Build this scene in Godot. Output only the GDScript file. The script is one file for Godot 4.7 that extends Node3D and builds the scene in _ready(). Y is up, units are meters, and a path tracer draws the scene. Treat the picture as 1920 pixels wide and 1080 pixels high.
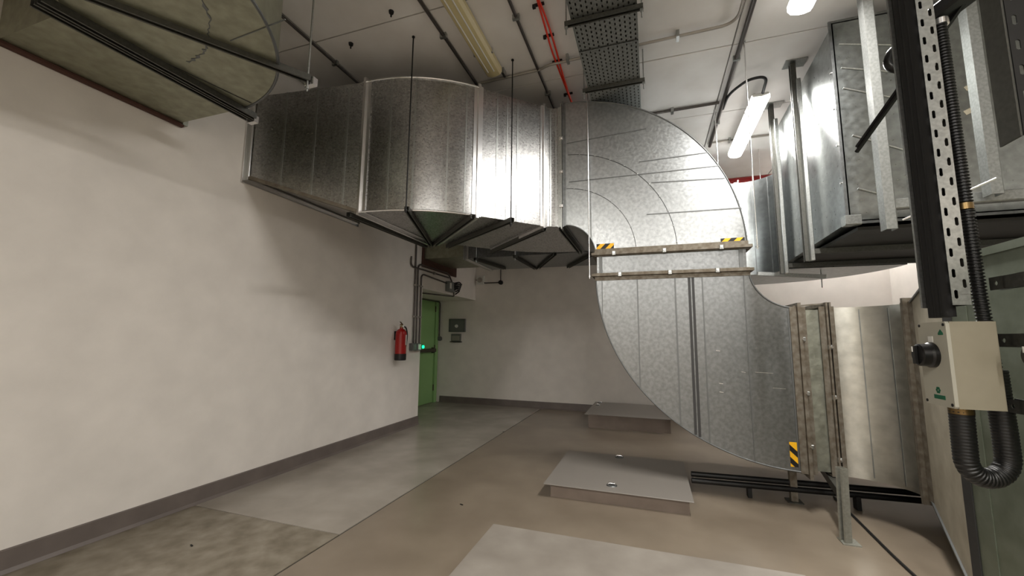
extends Node3D
# Plant room with galvanised air ducts. X right, Y up, -Z into the room; camera stands at x = z = 0.

var M := {}
const HC := 3.95          # ceiling height
const XL := -3.4          # left wall
const XR := 3.5           # right wall
const ZB := -7.7          # back wall
const ZR := 8.6           # rear wall

func _ready():
	# ---------- camera, environment, exposure ----------
	var cam := Camera3D.new()
	cam.name = "camera"
	add_child(cam)
	cam.fov = 70.43
	cam.near = 0.03
	var d1 = Vector3(260, 98, 765).normalized()
	var l1 = Vector3(-2300, 72, 765).normalized()
	var xr: Vector3 = -(l1 - d1 * d1.dot(l1)).normalized()
	var up: Vector3 = d1.cross(xr)
	if up.y > 0: up = -up
	# rows: world axes in image coordinates (x right, y down, z forward)
	var bx_ := Vector3(xr.x, up.x, -d1.x)
	var by_ := -Vector3(xr.y, up.y, -d1.y)
	var bz_ := -Vector3(xr.z, up.z, -d1.z)
	cam.transform = Transform3D(Basis(bx_, by_, bz_), Vector3(0, 1.3, 0))
	cam.current = true
	var we := WorldEnvironment.new()
	we.name = "environment"
	var env := Environment.new()
	env.background_mode = Environment.BG_COLOR
	env.background_color = Color(0, 0, 0)
	env.tonemap_mode = Environment.TONE_MAPPER_LINEAR
	env.tonemap_exposure = 1.5
	env.sdfgi_enabled = true
	env.ssao_enabled = true
	env.ssil_enabled = true
	we.environment = env
	add_child(we)
	# ---------- lamps that light the room: x, z, energy (0 = switched off) ----------
	var lamps := [
		[1.14, -5.17, 0.6, "lit fluorescent batten at the far right beside the big duct, black cable looping to it"],
		[1.13, -2.62, 0.85, "lit fluorescent batten cut by the top edge of the photo, above the right duct"],
		[-1.38, -2.78, 0.0, "unlit yellowed fluorescent batten on the ceiling left of the orange cables"],
		[2.75, -7.1, 0.39, "lit fluorescent batten hidden behind the right duct near the back wall"],
		[1.2, 2.6, 0.8, "lit fluorescent batten on the ceiling right behind the camera"],
		[-1.38, 2.6, 0.9, "lit fluorescent batten on the ceiling left behind the camera"],
		[1.2, 5.3, 1.3, "lit fluorescent batten on the ceiling far right behind the camera"],
		[-1.38, 5.3, 1.3, "lit fluorescent batten on the ceiling far left behind the camera"]]
	make_materials()
	make_room()
	for a in lamps: lamp(a[0], a[1], a[2], a[3])
	make_door()
	ceiling_services()
	duct_main()
	duct_top_left()
	duct_rear()
	duct_right()
	air_handler()
	foreground()
	wall_things()
	floor_things()

# =====================================================================  materials
func noise_tex(sz: int, freq: float, lo: Color, hi: Color, kind := 0, sd := 1, oct := 4) -> ImageTexture:
	var n := FastNoiseLite.new()
	n.seed = sd
	n.frequency = freq
	n.noise_type = FastNoiseLite.TYPE_CELLULAR if kind == 1 else FastNoiseLite.TYPE_SIMPLEX_SMOOTH
	if kind == 1: n.cellular_return_type = FastNoiseLite.RETURN_CELL_VALUE
	n.fractal_octaves = oct
	if kind == 1: n.fractal_type = FastNoiseLite.FRACTAL_NONE
	var g: Image = n.get_seamless_image(sz, sz)
	var im := Image.create(sz, sz, false, Image.FORMAT_RGB8)
	for y in sz:
		for x in sz:
			im.set_pixel(x, y, lo.lerp(hi, g.get_pixel(x, y).r))
	im.generate_mipmaps()
	return ImageTexture.create_from_image(im)

func bump_tex(sz: int, freq: float, strength: float, sd: int, kind := 0) -> ImageTexture:
	var n := FastNoiseLite.new()
	n.seed = sd
	n.frequency = freq
	if kind == 1:
		n.noise_type = FastNoiseLite.TYPE_CELLULAR
		n.cellular_return_type = FastNoiseLite.RETURN_CELL_VALUE
		n.fractal_type = FastNoiseLite.FRACTAL_NONE
	var g: Image = n.get_seamless_image(sz, sz)
	g.convert(Image.FORMAT_RGB8)
	g.bump_map_to_normal_map(strength)
	return ImageTexture.create_from_image(g)

func mat(c: Color, rough := 0.7, metal := 0.0, tex = null, scale := 1.0, nrm = null, ns := 1.0, rtex = null) -> StandardMaterial3D:
	var m := StandardMaterial3D.new()
	m.albedo_color = c
	m.roughness = rough
	m.metallic = metal
	if tex or nrm or rtex:
		m.uv1_triplanar = true
		m.uv1_world_triplanar = true
		m.uv1_scale = Vector3.ONE * scale
	if tex: m.albedo_texture = tex
	if rtex: m.roughness_texture = rtex
	if nrm:
		m.normal_enabled = true
		m.normal_texture = nrm
		m.normal_scale = ns
	return m

func make_materials():
	var spangle := noise_tex(512, 0.05, Color(0.80, 0.80, 0.80), Color(1, 1, 1), 1, 3)
	var blotch := noise_tex(512, 0.02, Color(0.84, 0.84, 0.84), Color(1, 1, 1), 0, 5, 5)
	var rsp := noise_tex(512, 0.03, Color(0.72, 0.72, 0.72), Color(1, 1, 1), 0, 8, 5)
	var ripple := bump_tex(512, 0.006, 6.0, 12)
	var spn := bump_tex(512, 0.05, 1.2, 21, 1)
	M.shiny = mat(Color(0.74, 0.74, 0.735), 0.34, 1.0, spangle, 3.2, spn, 0.28, rsp)
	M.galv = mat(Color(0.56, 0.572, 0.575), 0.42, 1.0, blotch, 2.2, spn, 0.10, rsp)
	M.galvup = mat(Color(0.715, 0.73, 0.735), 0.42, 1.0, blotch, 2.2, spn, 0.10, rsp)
	M.galv2 = mat(Color(0.64, 0.66, 0.66), 0.36, 1.0, blotch, 1.2, null, 1.0, rsp)
	M.bend = mat(Color(0.80, 0.80, 0.77), 0.4, 1.0, blotch, 1.0, ripple, 0.12, rsp)
	M.lid = mat(Color(0.52, 0.50, 0.475), 0.45, 0.0)
	M.dull = mat(Color(0.66, 0.67, 0.62), 0.55, 1.0, blotch, 1.1, ripple, 0.3, rsp)
	M.under = mat(Color(0.64, 0.64, 0.56), 0.5, 0.8, blotch, 1.0, ripple, 0.1, rsp)
	M.zinc = mat(Color(0.72, 0.73, 0.72), 0.42, 1.0, blotch, 5.0, null, 1.0, rsp)
	M.zincbright = mat(Color(0.9, 0.9, 0.9), 0.25, 1.0)
	M.post = mat(Color(0.60, 0.61, 0.60), 0.5, 0.85, blotch, 4.0)
	M.strut = mat(Color(0.36, 0.36, 0.34), 0.5, 0.7, blotch, 4.0)
	M.dark = mat(Color(0.10, 0.10, 0.10), 0.55, 0.3)
	M.seam = mat(Color(0.45, 0.46, 0.46), 0.5, 0.9)
	M.seamdark = mat(Color(0.28, 0.28, 0.28), 0.6, 0.7)
	M.rust = mat(Color(0.52, 0.50, 0.46), 0.55, 0.6, noise_tex(256, 0.02, Color(0.74, 0.70, 0.65), Color(1, 1, 1), 0, 31, 4), 3.0)
	M.black = mat(Color(0.035, 0.035, 0.035), 0.5)
	M.blackgloss = mat(Color(0.03, 0.03, 0.032), 0.3)
	M.cable = mat(Color(0.05, 0.05, 0.05), 0.85)
	M.rubber = mat(Color(0.05, 0.05, 0.048), 0.42)
	M.wall = mat(Color(0.905, 0.885, 0.86), 0.85, 0.0, noise_tex(512, 0.01, Color(0.955, 0.955, 0.955), Color(1, 1, 1), 0, 41, 5), 0.5)
	M.ceil = mat(Color(0.91, 0.90, 0.89), 0.8, 0.0, noise_tex(512, 0.008, Color(0.93, 0.92, 0.91), Color(1, 1, 1), 0, 43, 5), 0.4)
	M.gap = mat(Color(0.12, 0.11, 0.10), 0.9)
	M.skirt = mat(Color(0.44, 0.405, 0.385), 0.45, 0.0, noise_tex(256, 0.012, Color(0.86, 0.86, 0.86), Color(1, 1, 1), 0, 47, 4), 1.0)
	var fl := noise_tex(512, 0.008, Color(0.86, 0.85, 0.84), Color(1, 1, 1), 0, 51, 5)
	M.epoxy = mat(Color(0.54, 0.495, 0.435), 0.28, 0.0, fl, 0.4)
	M.walk = mat(Color(0.645, 0.62, 0.58), 0.25, 0.0, fl, 0.4)
	M.conc = mat(Color(0.57, 0.54, 0.485), 0.5, 0.0, noise_tex(512, 0.014, Color(0.74, 0.72, 0.68), Color(1, 1, 1), 0, 53, 6), 0.8)
	M.plate = mat(Color(0.615, 0.59, 0.555), 0.45, 0.0, fl, 0.6)
	M.curb = mat(Color(0.50, 0.45, 0.41), 0.5, 0.0, fl, 0.8)
	M.green = mat(Color(0.58, 0.75, 0.49), 0.5)
	M.greendark = mat(Color(0.50, 0.65, 0.43), 0.5)
	M.bar = mat(Color(0.32, 0.30, 0.25), 0.4, 0.5)
	M.red = mat(Color(0.60, 0.07, 0.06), 0.3)
	M.redpipe = mat(Color(0.55, 0.06, 0.05), 0.45)
	M.mastic = mat(Color(0.29, 0.185, 0.15), 0.8)
	M.orange = mat(Color(0.86, 0.20, 0.09), 0.5)
	M.white = mat(Color(0.86, 0.86, 0.84), 0.5)
	M.yellow = mat(Color(0.93, 0.70, 0.06), 0.5)
	M.offlens = mat(Color(0.78, 0.73, 0.56), 0.25)
	M.greybox = mat(Color(0.42, 0.43, 0.42), 0.5)
	M.boxside = mat(Color(0.57, 0.545, 0.475), 0.5, 0.0, noise_tex(256, 0.01, Color(0.93, 0.93, 0.92), Color(1, 1, 1), 0, 61, 4), 2.0)
	M.boxface = mat(Color(0.66, 0.65, 0.60), 0.55)
	M.ahu = mat(Color(0.50, 0.53, 0.48), 0.45, 0.55, noise_tex(512, 0.01, Color(0.82, 0.83, 0.80), Color(1, 1, 1), 0, 63, 5), 1.0, ripple, 0.2)
	M.hood = mat(Color(0.70, 0.68, 0.62), 0.55, 0.35, noise_tex(512, 0.01, Color(0.8, 0.78, 0.75), Color(1, 1, 1), 0, 65, 5), 0.9)
	M.blue = mat(Color(0.05, 0.12, 0.50), 0.4)
	M.logo = mat(Color(0.07, 0.36, 0.25), 0.5)
	M.conduit = mat(Color(0.33, 0.31, 0.30), 0.4, 0.6)
	M.conduitlight = mat(Color(0.62, 0.60, 0.57), 0.4, 0.4)
	M.legpaint = mat(Color(0.60, 0.60, 0.56), 0.5, 0.25, blotch, 4.0)
	M.shadesheet = mat(Color(0.17, 0.165, 0.15), 0.6, 0.2)  # colour of the sheet added to darken the right duct's underside
	M.brass = mat(Color(0.48, 0.40, 0.27), 0.35, 1.0)
	var g := mat(Color(1, 1, 1), 0.4)
	g.emission_enabled = true
	g.emission = Color(1.0, 0.983, 0.962)
	g.emission_energy_multiplier = 5.0
	M.glow = g
	var l := mat(Color(0.1, 0.9, 0.6), 0.4)
	l.emission_enabled = true
	l.emission = Color(0.1, 1.0, 0.62)
	l.emission_energy_multiplier = 1.2
	M.led = l

# =====================================================================  mesh helpers
func mb() -> SurfaceTool:
	var st := SurfaceTool.new()
	st.begin(Mesh.PRIMITIVE_TRIANGLES)
	return st

func tri(st: SurfaceTool, a: Vector3, b: Vector3, c: Vector3, na: Vector3, nb: Vector3, nc: Vector3):
	if (c - a).cross(b - a).dot(na + nb + nc) < 0.0:
		var t = b; b = c; c = t
		t = nb; nb = nc; nc = t
	st.set_normal(na); st.add_vertex(a)
	st.set_normal(nb); st.add_vertex(b)
	st.set_normal(nc); st.add_vertex(c)

func quad(st: SurfaceTool, a: Vector3, b: Vector3, c: Vector3, d: Vector3, n: Vector3):
	tri(st, a, b, c, n, n, n)
	tri(st, a, c, d, n, n, n)

# a polygon in the plane (u, v) at o, pushed along w
func ext(st: SurfaceTool, poly: PackedVector2Array, o: Vector3, u: Vector3, v: Vector3, w: Vector3):
	if Geometry2D.is_polygon_clockwise(poly):   # make the order counter-clockwise in a y-up plane
		pass
	var area := 0.0
	for i in poly.size():
		var p = poly[i]; var q = poly[(i + 1) % poly.size()]
		area += p.x * q.y - q.x * p.y
	if area < 0:
		poly = poly.duplicate()
		poly.reverse()
	var wn := w.normalized()
	var idx := Geometry2D.triangulate_polygon(poly)
	var P := []
	for p in poly: P.append(o + u * p.x + v * p.y)
	for i in range(0, idx.size(), 3):
		tri(st, P[idx[i]], P[idx[i + 1]], P[idx[i + 2]], -wn, -wn, -wn)
		tri(st, P[idx[i]] + w, P[idx[i + 1]] + w, P[idx[i + 2]] + w, wn, wn, wn)
	var n := poly.size()
	var N := []
	for i in n:
		var e: Vector2 = poly[(i + 1) % n] - poly[i]
		N.append((u * e.y - v * e.x).normalized())
	for i in n:
		var j := (i + 1) % n
		var n0: Vector3 = N[i]
		var na: Vector3 = (N[i] + N[(i + n - 1) % n]).normalized() if n0.dot(N[(i + n - 1) % n]) > 0.85 else n0
		var nb: Vector3 = (N[i] + N[j]).normalized() if n0.dot(N[j]) > 0.85 else n0
		tri(st, P[i], P[j], P[j] + w, na, nb, nb)
		tri(st, P[i], P[j] + w, P[i] + w, na, nb, na)

func rect(w: float, h: float, ch := 0.0) -> PackedVector2Array:
	var a := w / 2; var b := h / 2
	if ch <= 0: return PackedVector2Array([Vector2(-a, -b), Vector2(a, -b), Vector2(a, b), Vector2(-a, b)])
	return PackedVector2Array([Vector2(-a + ch, -b), Vector2(a - ch, -b), Vector2(a, -b + ch), Vector2(a, b - ch), Vector2(a - ch, b), Vector2(-a + ch, b), Vector2(-a, b - ch), Vector2(-a, -b + ch)])

# box between two corners
func box(st: SurfaceTool, lo: Vector3, hi: Vector3, ch := 0.0):
	var c := (lo + hi) / 2; var s := hi - lo
	if s.y >= s.x and s.y >= s.z: ext(st, rect(s.x, s.z, ch), Vector3(c.x, lo.y, c.z), Vector3.RIGHT, Vector3.FORWARD, Vector3(0, s.y, 0))
	elif s.x >= s.z: ext(st, rect(s.z, s.y, ch), Vector3(lo.x, c.y, c.z), Vector3.FORWARD, Vector3.UP, Vector3(s.x, 0, 0))
	else: ext(st, rect(s.x, s.y, ch), Vector3(c.x, c.y, lo.z), Vector3.RIGHT, Vector3.UP, Vector3(0, 0, s.z))

# rectangular bar from a to b, w across (horizontal for level bars), h the other way
func beam(st: SurfaceTool, a: Vector3, b: Vector3, w: float, h: float, ch := 0.0, hint := Vector3.UP):
	var d := (b - a)
	var f := d.normalized()
	if absf(f.dot(hint)) > 0.95: hint = Vector3.RIGHT
	var u := hint.cross(f).normalized()
	var v := f.cross(u).normalized()
	ext(st, rect(w, h, ch), a, u, v, d)

# open channel (lipped U) from a to b, mouth towards `open`
func channel(st: SurfaceTool, a: Vector3, b: Vector3, w: float, h: float, open: Vector3, t := 0.003):
	var d := b - a
	var f := d.normalized()
	var v := (open - f * f.dot(open)).normalized()
	var u := v.cross(f).normalized()
	var x := w / 2
	var p := PackedVector2Array([Vector2(-x, 0), Vector2(x, 0), Vector2(x, h), Vector2(x - w * 0.25, h), Vector2(x - w * 0.25, h - t), Vector2(x - t, h - t), Vector2(x - t, t), Vector2(-x + t, t), Vector2(-x + t, h - t), Vector2(-x + w * 0.25, h - t), Vector2(-x + w * 0.25, h), Vector2(-x, h)])
	ext(st, p, a, u, v, d)

func tube(st: SurfaceTool, pts: PackedVector3Array, r: float, sides := 10, radii = null, caps := true):
	var n := pts.size()
	var rings := []
	var nrm := Vector3.ZERO
	for i in n:
		var t: Vector3 = (pts[mini(i + 1, n - 1)] - pts[maxi(i - 1, 0)]).normalized()
		if i == 0:
			nrm = t.cross(Vector3.UP if absf(t.y) < 0.9 else Vector3.RIGHT).normalized()
		else:
			nrm = (nrm - t * t.dot(nrm)).normalized()
		var bn := t.cross(nrm)
		var ring := []
		var rr: float = r if radii == null else radii[i]
		for k in sides:
			var a := TAU * k / sides
			var dir := nrm * cos(a) + bn * sin(a)
			ring.append([pts[i] + dir * rr, dir])
		rings.append(ring)
	for i in n - 1:
		for k in sides:
			var j := (k + 1) % sides
			var A = rings[i][k]; var B = rings[i][j]; var C = rings[i + 1][j]; var D = rings[i + 1][k]
			if radii != null:
				var ax: Vector3 = pts[i + 1] - pts[i]
				var sl: Vector3 = ax.normalized() * ((radii[i + 1] - radii[i]) / maxf(ax.length(), 0.0001))
				var q0: Vector3 = (A[1] - sl).normalized()
				var q1: Vector3 = (B[1] - sl).normalized()
				tri(st, A[0], B[0], C[0], q0, q1, q1)
				tri(st, A[0], C[0], D[0], q0, q1, q0)
				continue
			tri(st, A[0], B[0], C[0], A[1], B[1], C[1])
			tri(st, A[0], C[0], D[0], A[1], C[1], D[1])
	if caps:
		for e in [0, n - 1]:
			var dirn: Vector3 = (pts[0] - pts[1]).normalized() if e == 0 else (pts[n - 1] - pts[n - 2]).normalized()
			for k in range(1, sides - 1):
				tri(st, rings[e][0][0], rings[e][k][0], rings[e][k + 1][0], dirn, dirn, dirn)

# profile of (radius, height along axis)
func lathe(st: SurfaceTool, prof: Array, o: Vector3, axis: Vector3, sides := 20):
	axis = axis.normalized()
	var u := axis.cross(Vector3.UP if absf(axis.y) < 0.9 else Vector3.RIGHT).normalized()
	var v := axis.cross(u)
	for i in prof.size() - 1:
		var p: Vector2 = prof[i]; var q: Vector2 = prof[i + 1]
		var e := q - p
		var nr := Vector2(e.y, -e.x).normalized()
		for k in sides:
			var a := TAU * k / sides; var b := TAU * (k + 1) / sides
			var da := u * cos(a) + v * sin(a); var db := u * cos(b) + v * sin(b)
			var na := da * nr.x + axis * nr.y; var nb := db * nr.x + axis * nr.y
			var A := o + axis * p.y + da * p.x; var B := o + axis * p.y + db * p.x
			var C := o + axis * q.y + db * q.x; var D := o + axis * q.y + da * q.x
			if p.x > 0.00001: tri(st, A, B, C, na, nb, nb)
			if q.x > 0.00001: tri(st, A, C, D, na, nb, na)

# corners rounded off a path
func bend(pts: Array, r: float, n := 6) -> PackedVector3Array:
	var out := PackedVector3Array([pts[0]])
	for i in range(1, pts.size() - 1):
		var p: Vector3 = pts[i]
		var a: Vector3 = (pts[i - 1] - p); var b: Vector3 = (pts[i + 1] - p)
		var l := minf(r, minf(a.length(), b.length()) * 0.49)
		var s := p + a.normalized() * l; var e := p + b.normalized() * l
		for k in n + 1:
			var t := float(k) / n
			out.append(s.lerp(p, t).lerp(p.lerp(e, t), t))
	out.append(pts[pts.size() - 1])
	return out

func arc2(c: Vector2, r: float, a0: float, a1: float, n: int) -> PackedVector2Array:
	var out := PackedVector2Array()
	for i in n + 1:
		var a := deg_to_rad(lerpf(a0, a1, float(i) / n))
		out.append(c + Vector2(cos(a), sin(a)) * r)
	return out

# sheet with rows of round-ended slots; u, v span it, t is its thickness
func perf(st: SurfaceTool, o: Vector3, u: Vector3, v: Vector3, cols: int, rows: int, pw: float, pl: float, sw: float, sl: float, t: float):
	var nn := u.cross(v).normalized()
	var c := sw * 0.35
	var inn := [Vector2(sw / 2, -(sl / 2 - c)), Vector2(sw / 2, sl / 2 - c), Vector2(sw / 2 - c, sl / 2), Vector2(-sw / 2 + c, sl / 2), Vector2(-sw / 2, sl / 2 - c), Vector2(-sw / 2, -sl / 2 + c), Vector2(-sw / 2 + c, -sl / 2), Vector2(sw / 2 - c, -sl / 2)]
	var ot := [Vector2(pw / 2, -(sl / 2 - c)), Vector2(pw / 2, sl / 2 - c), Vector2(sw / 2 - c, pl / 2), Vector2(-sw / 2 + c, pl / 2), Vector2(-pw / 2, sl / 2 - c), Vector2(-pw / 2, -sl / 2 + c), Vector2(-sw / 2 + c, -pl / 2), Vector2(sw / 2 - c, -pl / 2)]
	var cor := [null, Vector2(pw / 2, pl / 2), null, Vector2(-pw / 2, pl / 2), null, Vector2(-pw / 2, -pl / 2), null, Vector2(pw / 2, -pl / 2)]
	for ci in cols:
		var off := 0.5 * pl if ci % 2 == 1 else 0.0
		for ri in rows - (1 if ci % 2 == 1 else 0):
			var ctr := Vector2((ci + 0.5) * pw, (ri + 0.5) * pl + off)
			for side in 2:
				var h := nn * (t if side == 1 else 0.0)
				var n := nn if side == 1 else -nn
				for k in 8:
					var j := (k + 1) % 8
					var q := []
					for p in [inn[k], ot[k], ot[j], inn[j]]: q.append(o + u * (ctr.x + p.x) + v * (ctr.y + p.y) + h)
					quad(st, q[0], q[1], q[2], q[3], n)
					if cor[k] != null:
						var cc: Vector2 = cor[k] + ctr
						tri(st, q[1], o + u * cc.x + v * cc.y + h, q[2], n, n, n)
			for k in 8:
				var j := (k + 1) % 8
				var a: Vector3 = o + u * (ctr.x + inn[k].x) + v * (ctr.y + inn[k].y)
				var b: Vector3 = o + u * (ctr.x + inn[j].x) + v * (ctr.y + inn[j].y)
				var m: Vector2 = -(inn[k] + inn[j])
				quad(st, a, b, b + nn * t, a + nn * t, (u * m.x + v * m.y).normalized())
		if ci % 2 == 1:
			for e in [0.0, rows * pl - pl / 2]:
				var a: Vector3 = o + u * (ci * pw) + v * e
				quad(st, a, a + u * pw, a + u * pw + v * pl / 2, a + v * pl / 2, -nn)

# =====================================================================  scene helpers
var used := {}
func numbered(called: String) -> String:
	var k: int = used.get(called, 0)
	used[called] = k + 1
	return called if k == 0 else "%s_%03d" % [called, k]

func tag(o: Node, label := "", category := "", group := "", kind := ""):
	if label: o.set_meta("label", label)
	if category: o.set_meta("category", category)
	if group: o.set_meta("group", group)
	if kind: o.set_meta("kind", kind)

func thing(called: String, label: String, category: String, at: Vector3, group := "") -> Node3D:
	var o := Node3D.new()
	o.name = numbered(called)
	o.position = at
	add_child(o)
	tag(o, label, category, group)
	return o

# commits a shape written in world coordinates as one part
func obj(called: String, st: SurfaceTool, m: Material, parent: Node3D = null, label := "") -> MeshInstance3D:
	var o := MeshInstance3D.new()
	o.mesh = st.commit()
	o.material_override = m
	o.cast_shadow = GeometryInstance3D.SHADOW_CASTING_SETTING_ON
	if parent == null:
		o.name = numbered(called)
		add_child(o, true)
	else:
		o.name = called
		parent.add_child(o, true)
		var p := Vector3.ZERO
		var q: Node = parent
		while q != self:
			p += (q as Node3D).position
			q = q.get_parent()
		o.position = -p
	if label: o.set_meta("label", label)
	return o

func one(called: String, st: SurfaceTool, m: Material, label: String, category: String, group := "") -> MeshInstance3D:
	var o := obj(called, st, m)
	tag(o, label, category, group)
	return o

func struct(called: String, st: SurfaceTool, m: Material) -> MeshInstance3D:
	var o := obj(called, st, m)
	o.set_meta("kind", "structure")
	return o

func partbox(called: String, lo: Vector3, hi: Vector3, m: Material, parent: Node3D, ch := 0.0) -> MeshInstance3D:
	var st := mb()
	box(st, lo, hi, ch)
	return obj(called, st, m, parent)

func partbeam(called: String, a: Vector3, b: Vector3, w: float, h: float, m: Material, parent: Node3D, ch := 0.0, hint := Vector3.UP) -> MeshInstance3D:
	var st := mb()
	beam(st, a, b, w, h, ch, hint)
	return obj(called, st, m, parent)

func parttube(called: String, pts: PackedVector3Array, r: float, m: Material, parent: Node3D, sides := 10) -> MeshInstance3D:
	var st := mb()
	tube(st, pts, r, sides)
	return obj(called, st, m, parent)

func rod(a: Vector3, b: Vector3, label: String, m: Material = null, r := 0.006):
	var t := thing("hanger_rod", label, "rod", b, "threaded hanger rods")
	parttube("shaft", PackedVector3Array([a, b]), r, m if m else M.zinc, t, 8)
	var st := mb()
	lathe(st, [Vector2(0, 0), Vector2(r * 2.2, 0), Vector2(r * 2.2, 0.012), Vector2(0, 0.012)], a + Vector3(0, -0.013, 0), Vector3.UP, 6)
	obj("anchor_nut", st, m if m else M.zinc, t)
	st = mb()
	lathe(st, [Vector2(0, 0), Vector2(r * 2.2, 0), Vector2(r * 2.2, 0.012), Vector2(0, 0.012)], b + Vector3(0, 0.015, 0), Vector3.UP, 6)
	obj("nut", st, m if m else M.zinc, t)

# flange: a flat band and a raised lip round the rectangle (half sizes a along u, b along v) at o, w points back into its own section
func flange(parent: Node3D, o: Vector3, u: Vector3, a: float, v: Vector3, b: float, w: Vector3, m: Material, lip := 0.03, band := 0.045):
	var st := mb()
	for s in [-1.0, 1.0]:
		for k in [[lip, 0.012], [0.009, band]]:
			var e: float = k[0]
			ext(st, rect(e, 2 * (b + e)), o + u * s * (a + e / 2), u, v, w * float(k[1]))
			ext(st, rect(2 * a, e), o + v * s * (b + e / 2), u, v, w * float(k[1]))
	obj("flange", st, m, parent)

# small cleat gripping two flange lips; p on the duct face, n out of the face, along = duct direction
func clamp_at(parent: Node3D, p: Vector3, n: Vector3, along: Vector3, m: Material):
	var st := mb()
	beam(st, p - along * 0.018 + n * 0.022, p + along * 0.018 + n * 0.022, 0.034, 0.034, 0.004, n)
	var o := obj("clamp", st, m, parent)
	st = mb()
	lathe(st, [Vector2(0.008, 0), Vector2(0.008, 0.014), Vector2(0, 0.014)], p + n * 0.038, n, 6)
	obj("bolt", st, M.zincbright, o)

func rib(parent: Node3D, a: Vector3, b: Vector3, n: Vector3, w: float, h: float, m: Material, called := "seam"):
	var st := mb()
	beam(st, a, b, w, h * 2, 0.0, n)
	obj(called, st, m, parent)

func plan(st: SurfaceTool, poly: PackedVector2Array, y0: float, y1: float):    # poly in (x, z)
	ext(st, poly, Vector3(0, y0, 0), Vector3.RIGHT, Vector3.BACK, Vector3(0, y1 - y0, 0))

# =====================================================================  room shell
func make_room():
	# floor slab with three coatings and a dark joint between walkway and epoxy
	var st := mb()
	box(st, Vector3(-4.7, -0.25, ZB - 0.3), Vector3(XR + 0.3, -0.006, ZR + 0.3))
	var fl := struct("floor", st, M.gap)
	partbox("epoxy_coating", Vector3(-1.985, -0.006, ZB), Vector3(XR, 0, ZR), M.epoxy, fl).set_meta("label", "brown beige glossy floor coating")
	st = mb()
	ext(st, PackedVector2Array([Vector2(XL, -2.38), Vector2(-2.0, -2.38), Vector2(-2.0, ZB), Vector2(-4.3, ZB), Vector2(-4.3, -5.62), Vector2(XL, -5.62)]), Vector3(0, -0.006, 0), Vector3.RIGHT, Vector3.BACK, Vector3(0, 0.006, 0))
	obj("walkway_coating", st, M.walk, fl, "light grey glossy walkway coating")
	partbox("bare_concrete", Vector3(XL, -0.006, -2.374), Vector3(-2.0, -0.001, ZR), M.conc, fl).set_meta("label", "stained greenish bare concrete strip")
	# left wall with a door recess in its far end
	st = mb()
	box(st, Vector3(-4.3, 0, -5.62), Vector3(XL, HC + 0.3, ZR))
	box(st, Vector3(-4.3, 2.08, ZB), Vector3(XL, HC + 0.3, -5.62))
	box(st, Vector3(-4.6, 0, ZB - 0.3), Vector3(-4.3, HC + 0.3, ZR))
	struct("wall_left", st, M.wall)
	st = mb()
	box(st, Vector3(-4.3, 0, ZB - 0.3), Vector3(XR + 0.3, HC + 0.3, ZB))
	struct("wall_back", st, M.wall)
	st = mb()
	box(st, Vector3(XR, 0, ZB), Vector3(XR + 0.3, HC + 0.3, ZR))
	struct("wall_right", st, M.wall)
	st = mb()
	box(st, Vector3(-4.3, 0, ZR), Vector3(XR + 0.3, HC + 0.3, ZR + 0.3))
	struct("wall_rear", st, M.wall)
	# skirting
	st = mb()
	ext(st, PackedVector2Array([Vector2(0, 0), Vector2(0.03, 0), Vector2(0.016, 0.02), Vector2(0.012, 0.12), Vector2(0, 0.125)]), Vector3(XL, 0, -5.62), Vector3.RIGHT, Vector3.UP, Vector3(0, 0, 5.62 + ZR))
	struct("baseboard_left", st, M.skirt)
	st = mb()
	ext(st, PackedVector2Array([Vector2(0, 0), Vector2(0.03, 0), Vector2(0.016, 0.02), Vector2(0.012, 0.12), Vector2(0, 0.125)]), Vector3(-4.16, 0, ZB), Vector3.BACK, Vector3.UP, Vector3(XR + 4.16, 0, 0))
	struct("baseboard_back", st, M.skirt)
	# ceiling: slab with concrete panels, a joint between every two
	st = mb()
	box(st, Vector3(-4.6, HC + 0.16, ZB - 0.3), Vector3(XR + 0.3, HC + 0.4, ZR + 0.3))
	var ce := struct("ceiling", st, M.gap)
	var xs := [XL, -2.81, -1.64, -0.46, 0.78, 1.95, 3.12, XR]
	var zs := [-6.19, -5.01, -3.83, -2.64, -1.46, -0.28, 0.9, 2.08, 3.26, 4.44, 5.62, 6.8, 7.98, ZR]
	for i in xs.size() - 1:
		partbox("panel", Vector3(xs[i] + 0.006, HC + 0.13, ZB), Vector3(xs[i + 1] - 0.006, HC + 0.17, -6.195), M.ceil, ce)
		for k in zs.size() - 1:
			partbox("panel", Vector3(xs[i] + 0.006, HC, zs[k] + 0.006), Vector3(xs[i + 1] - 0.006, HC + 0.165, zs[k + 1] - 0.006), M.ceil, ce, 0.004)

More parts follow.
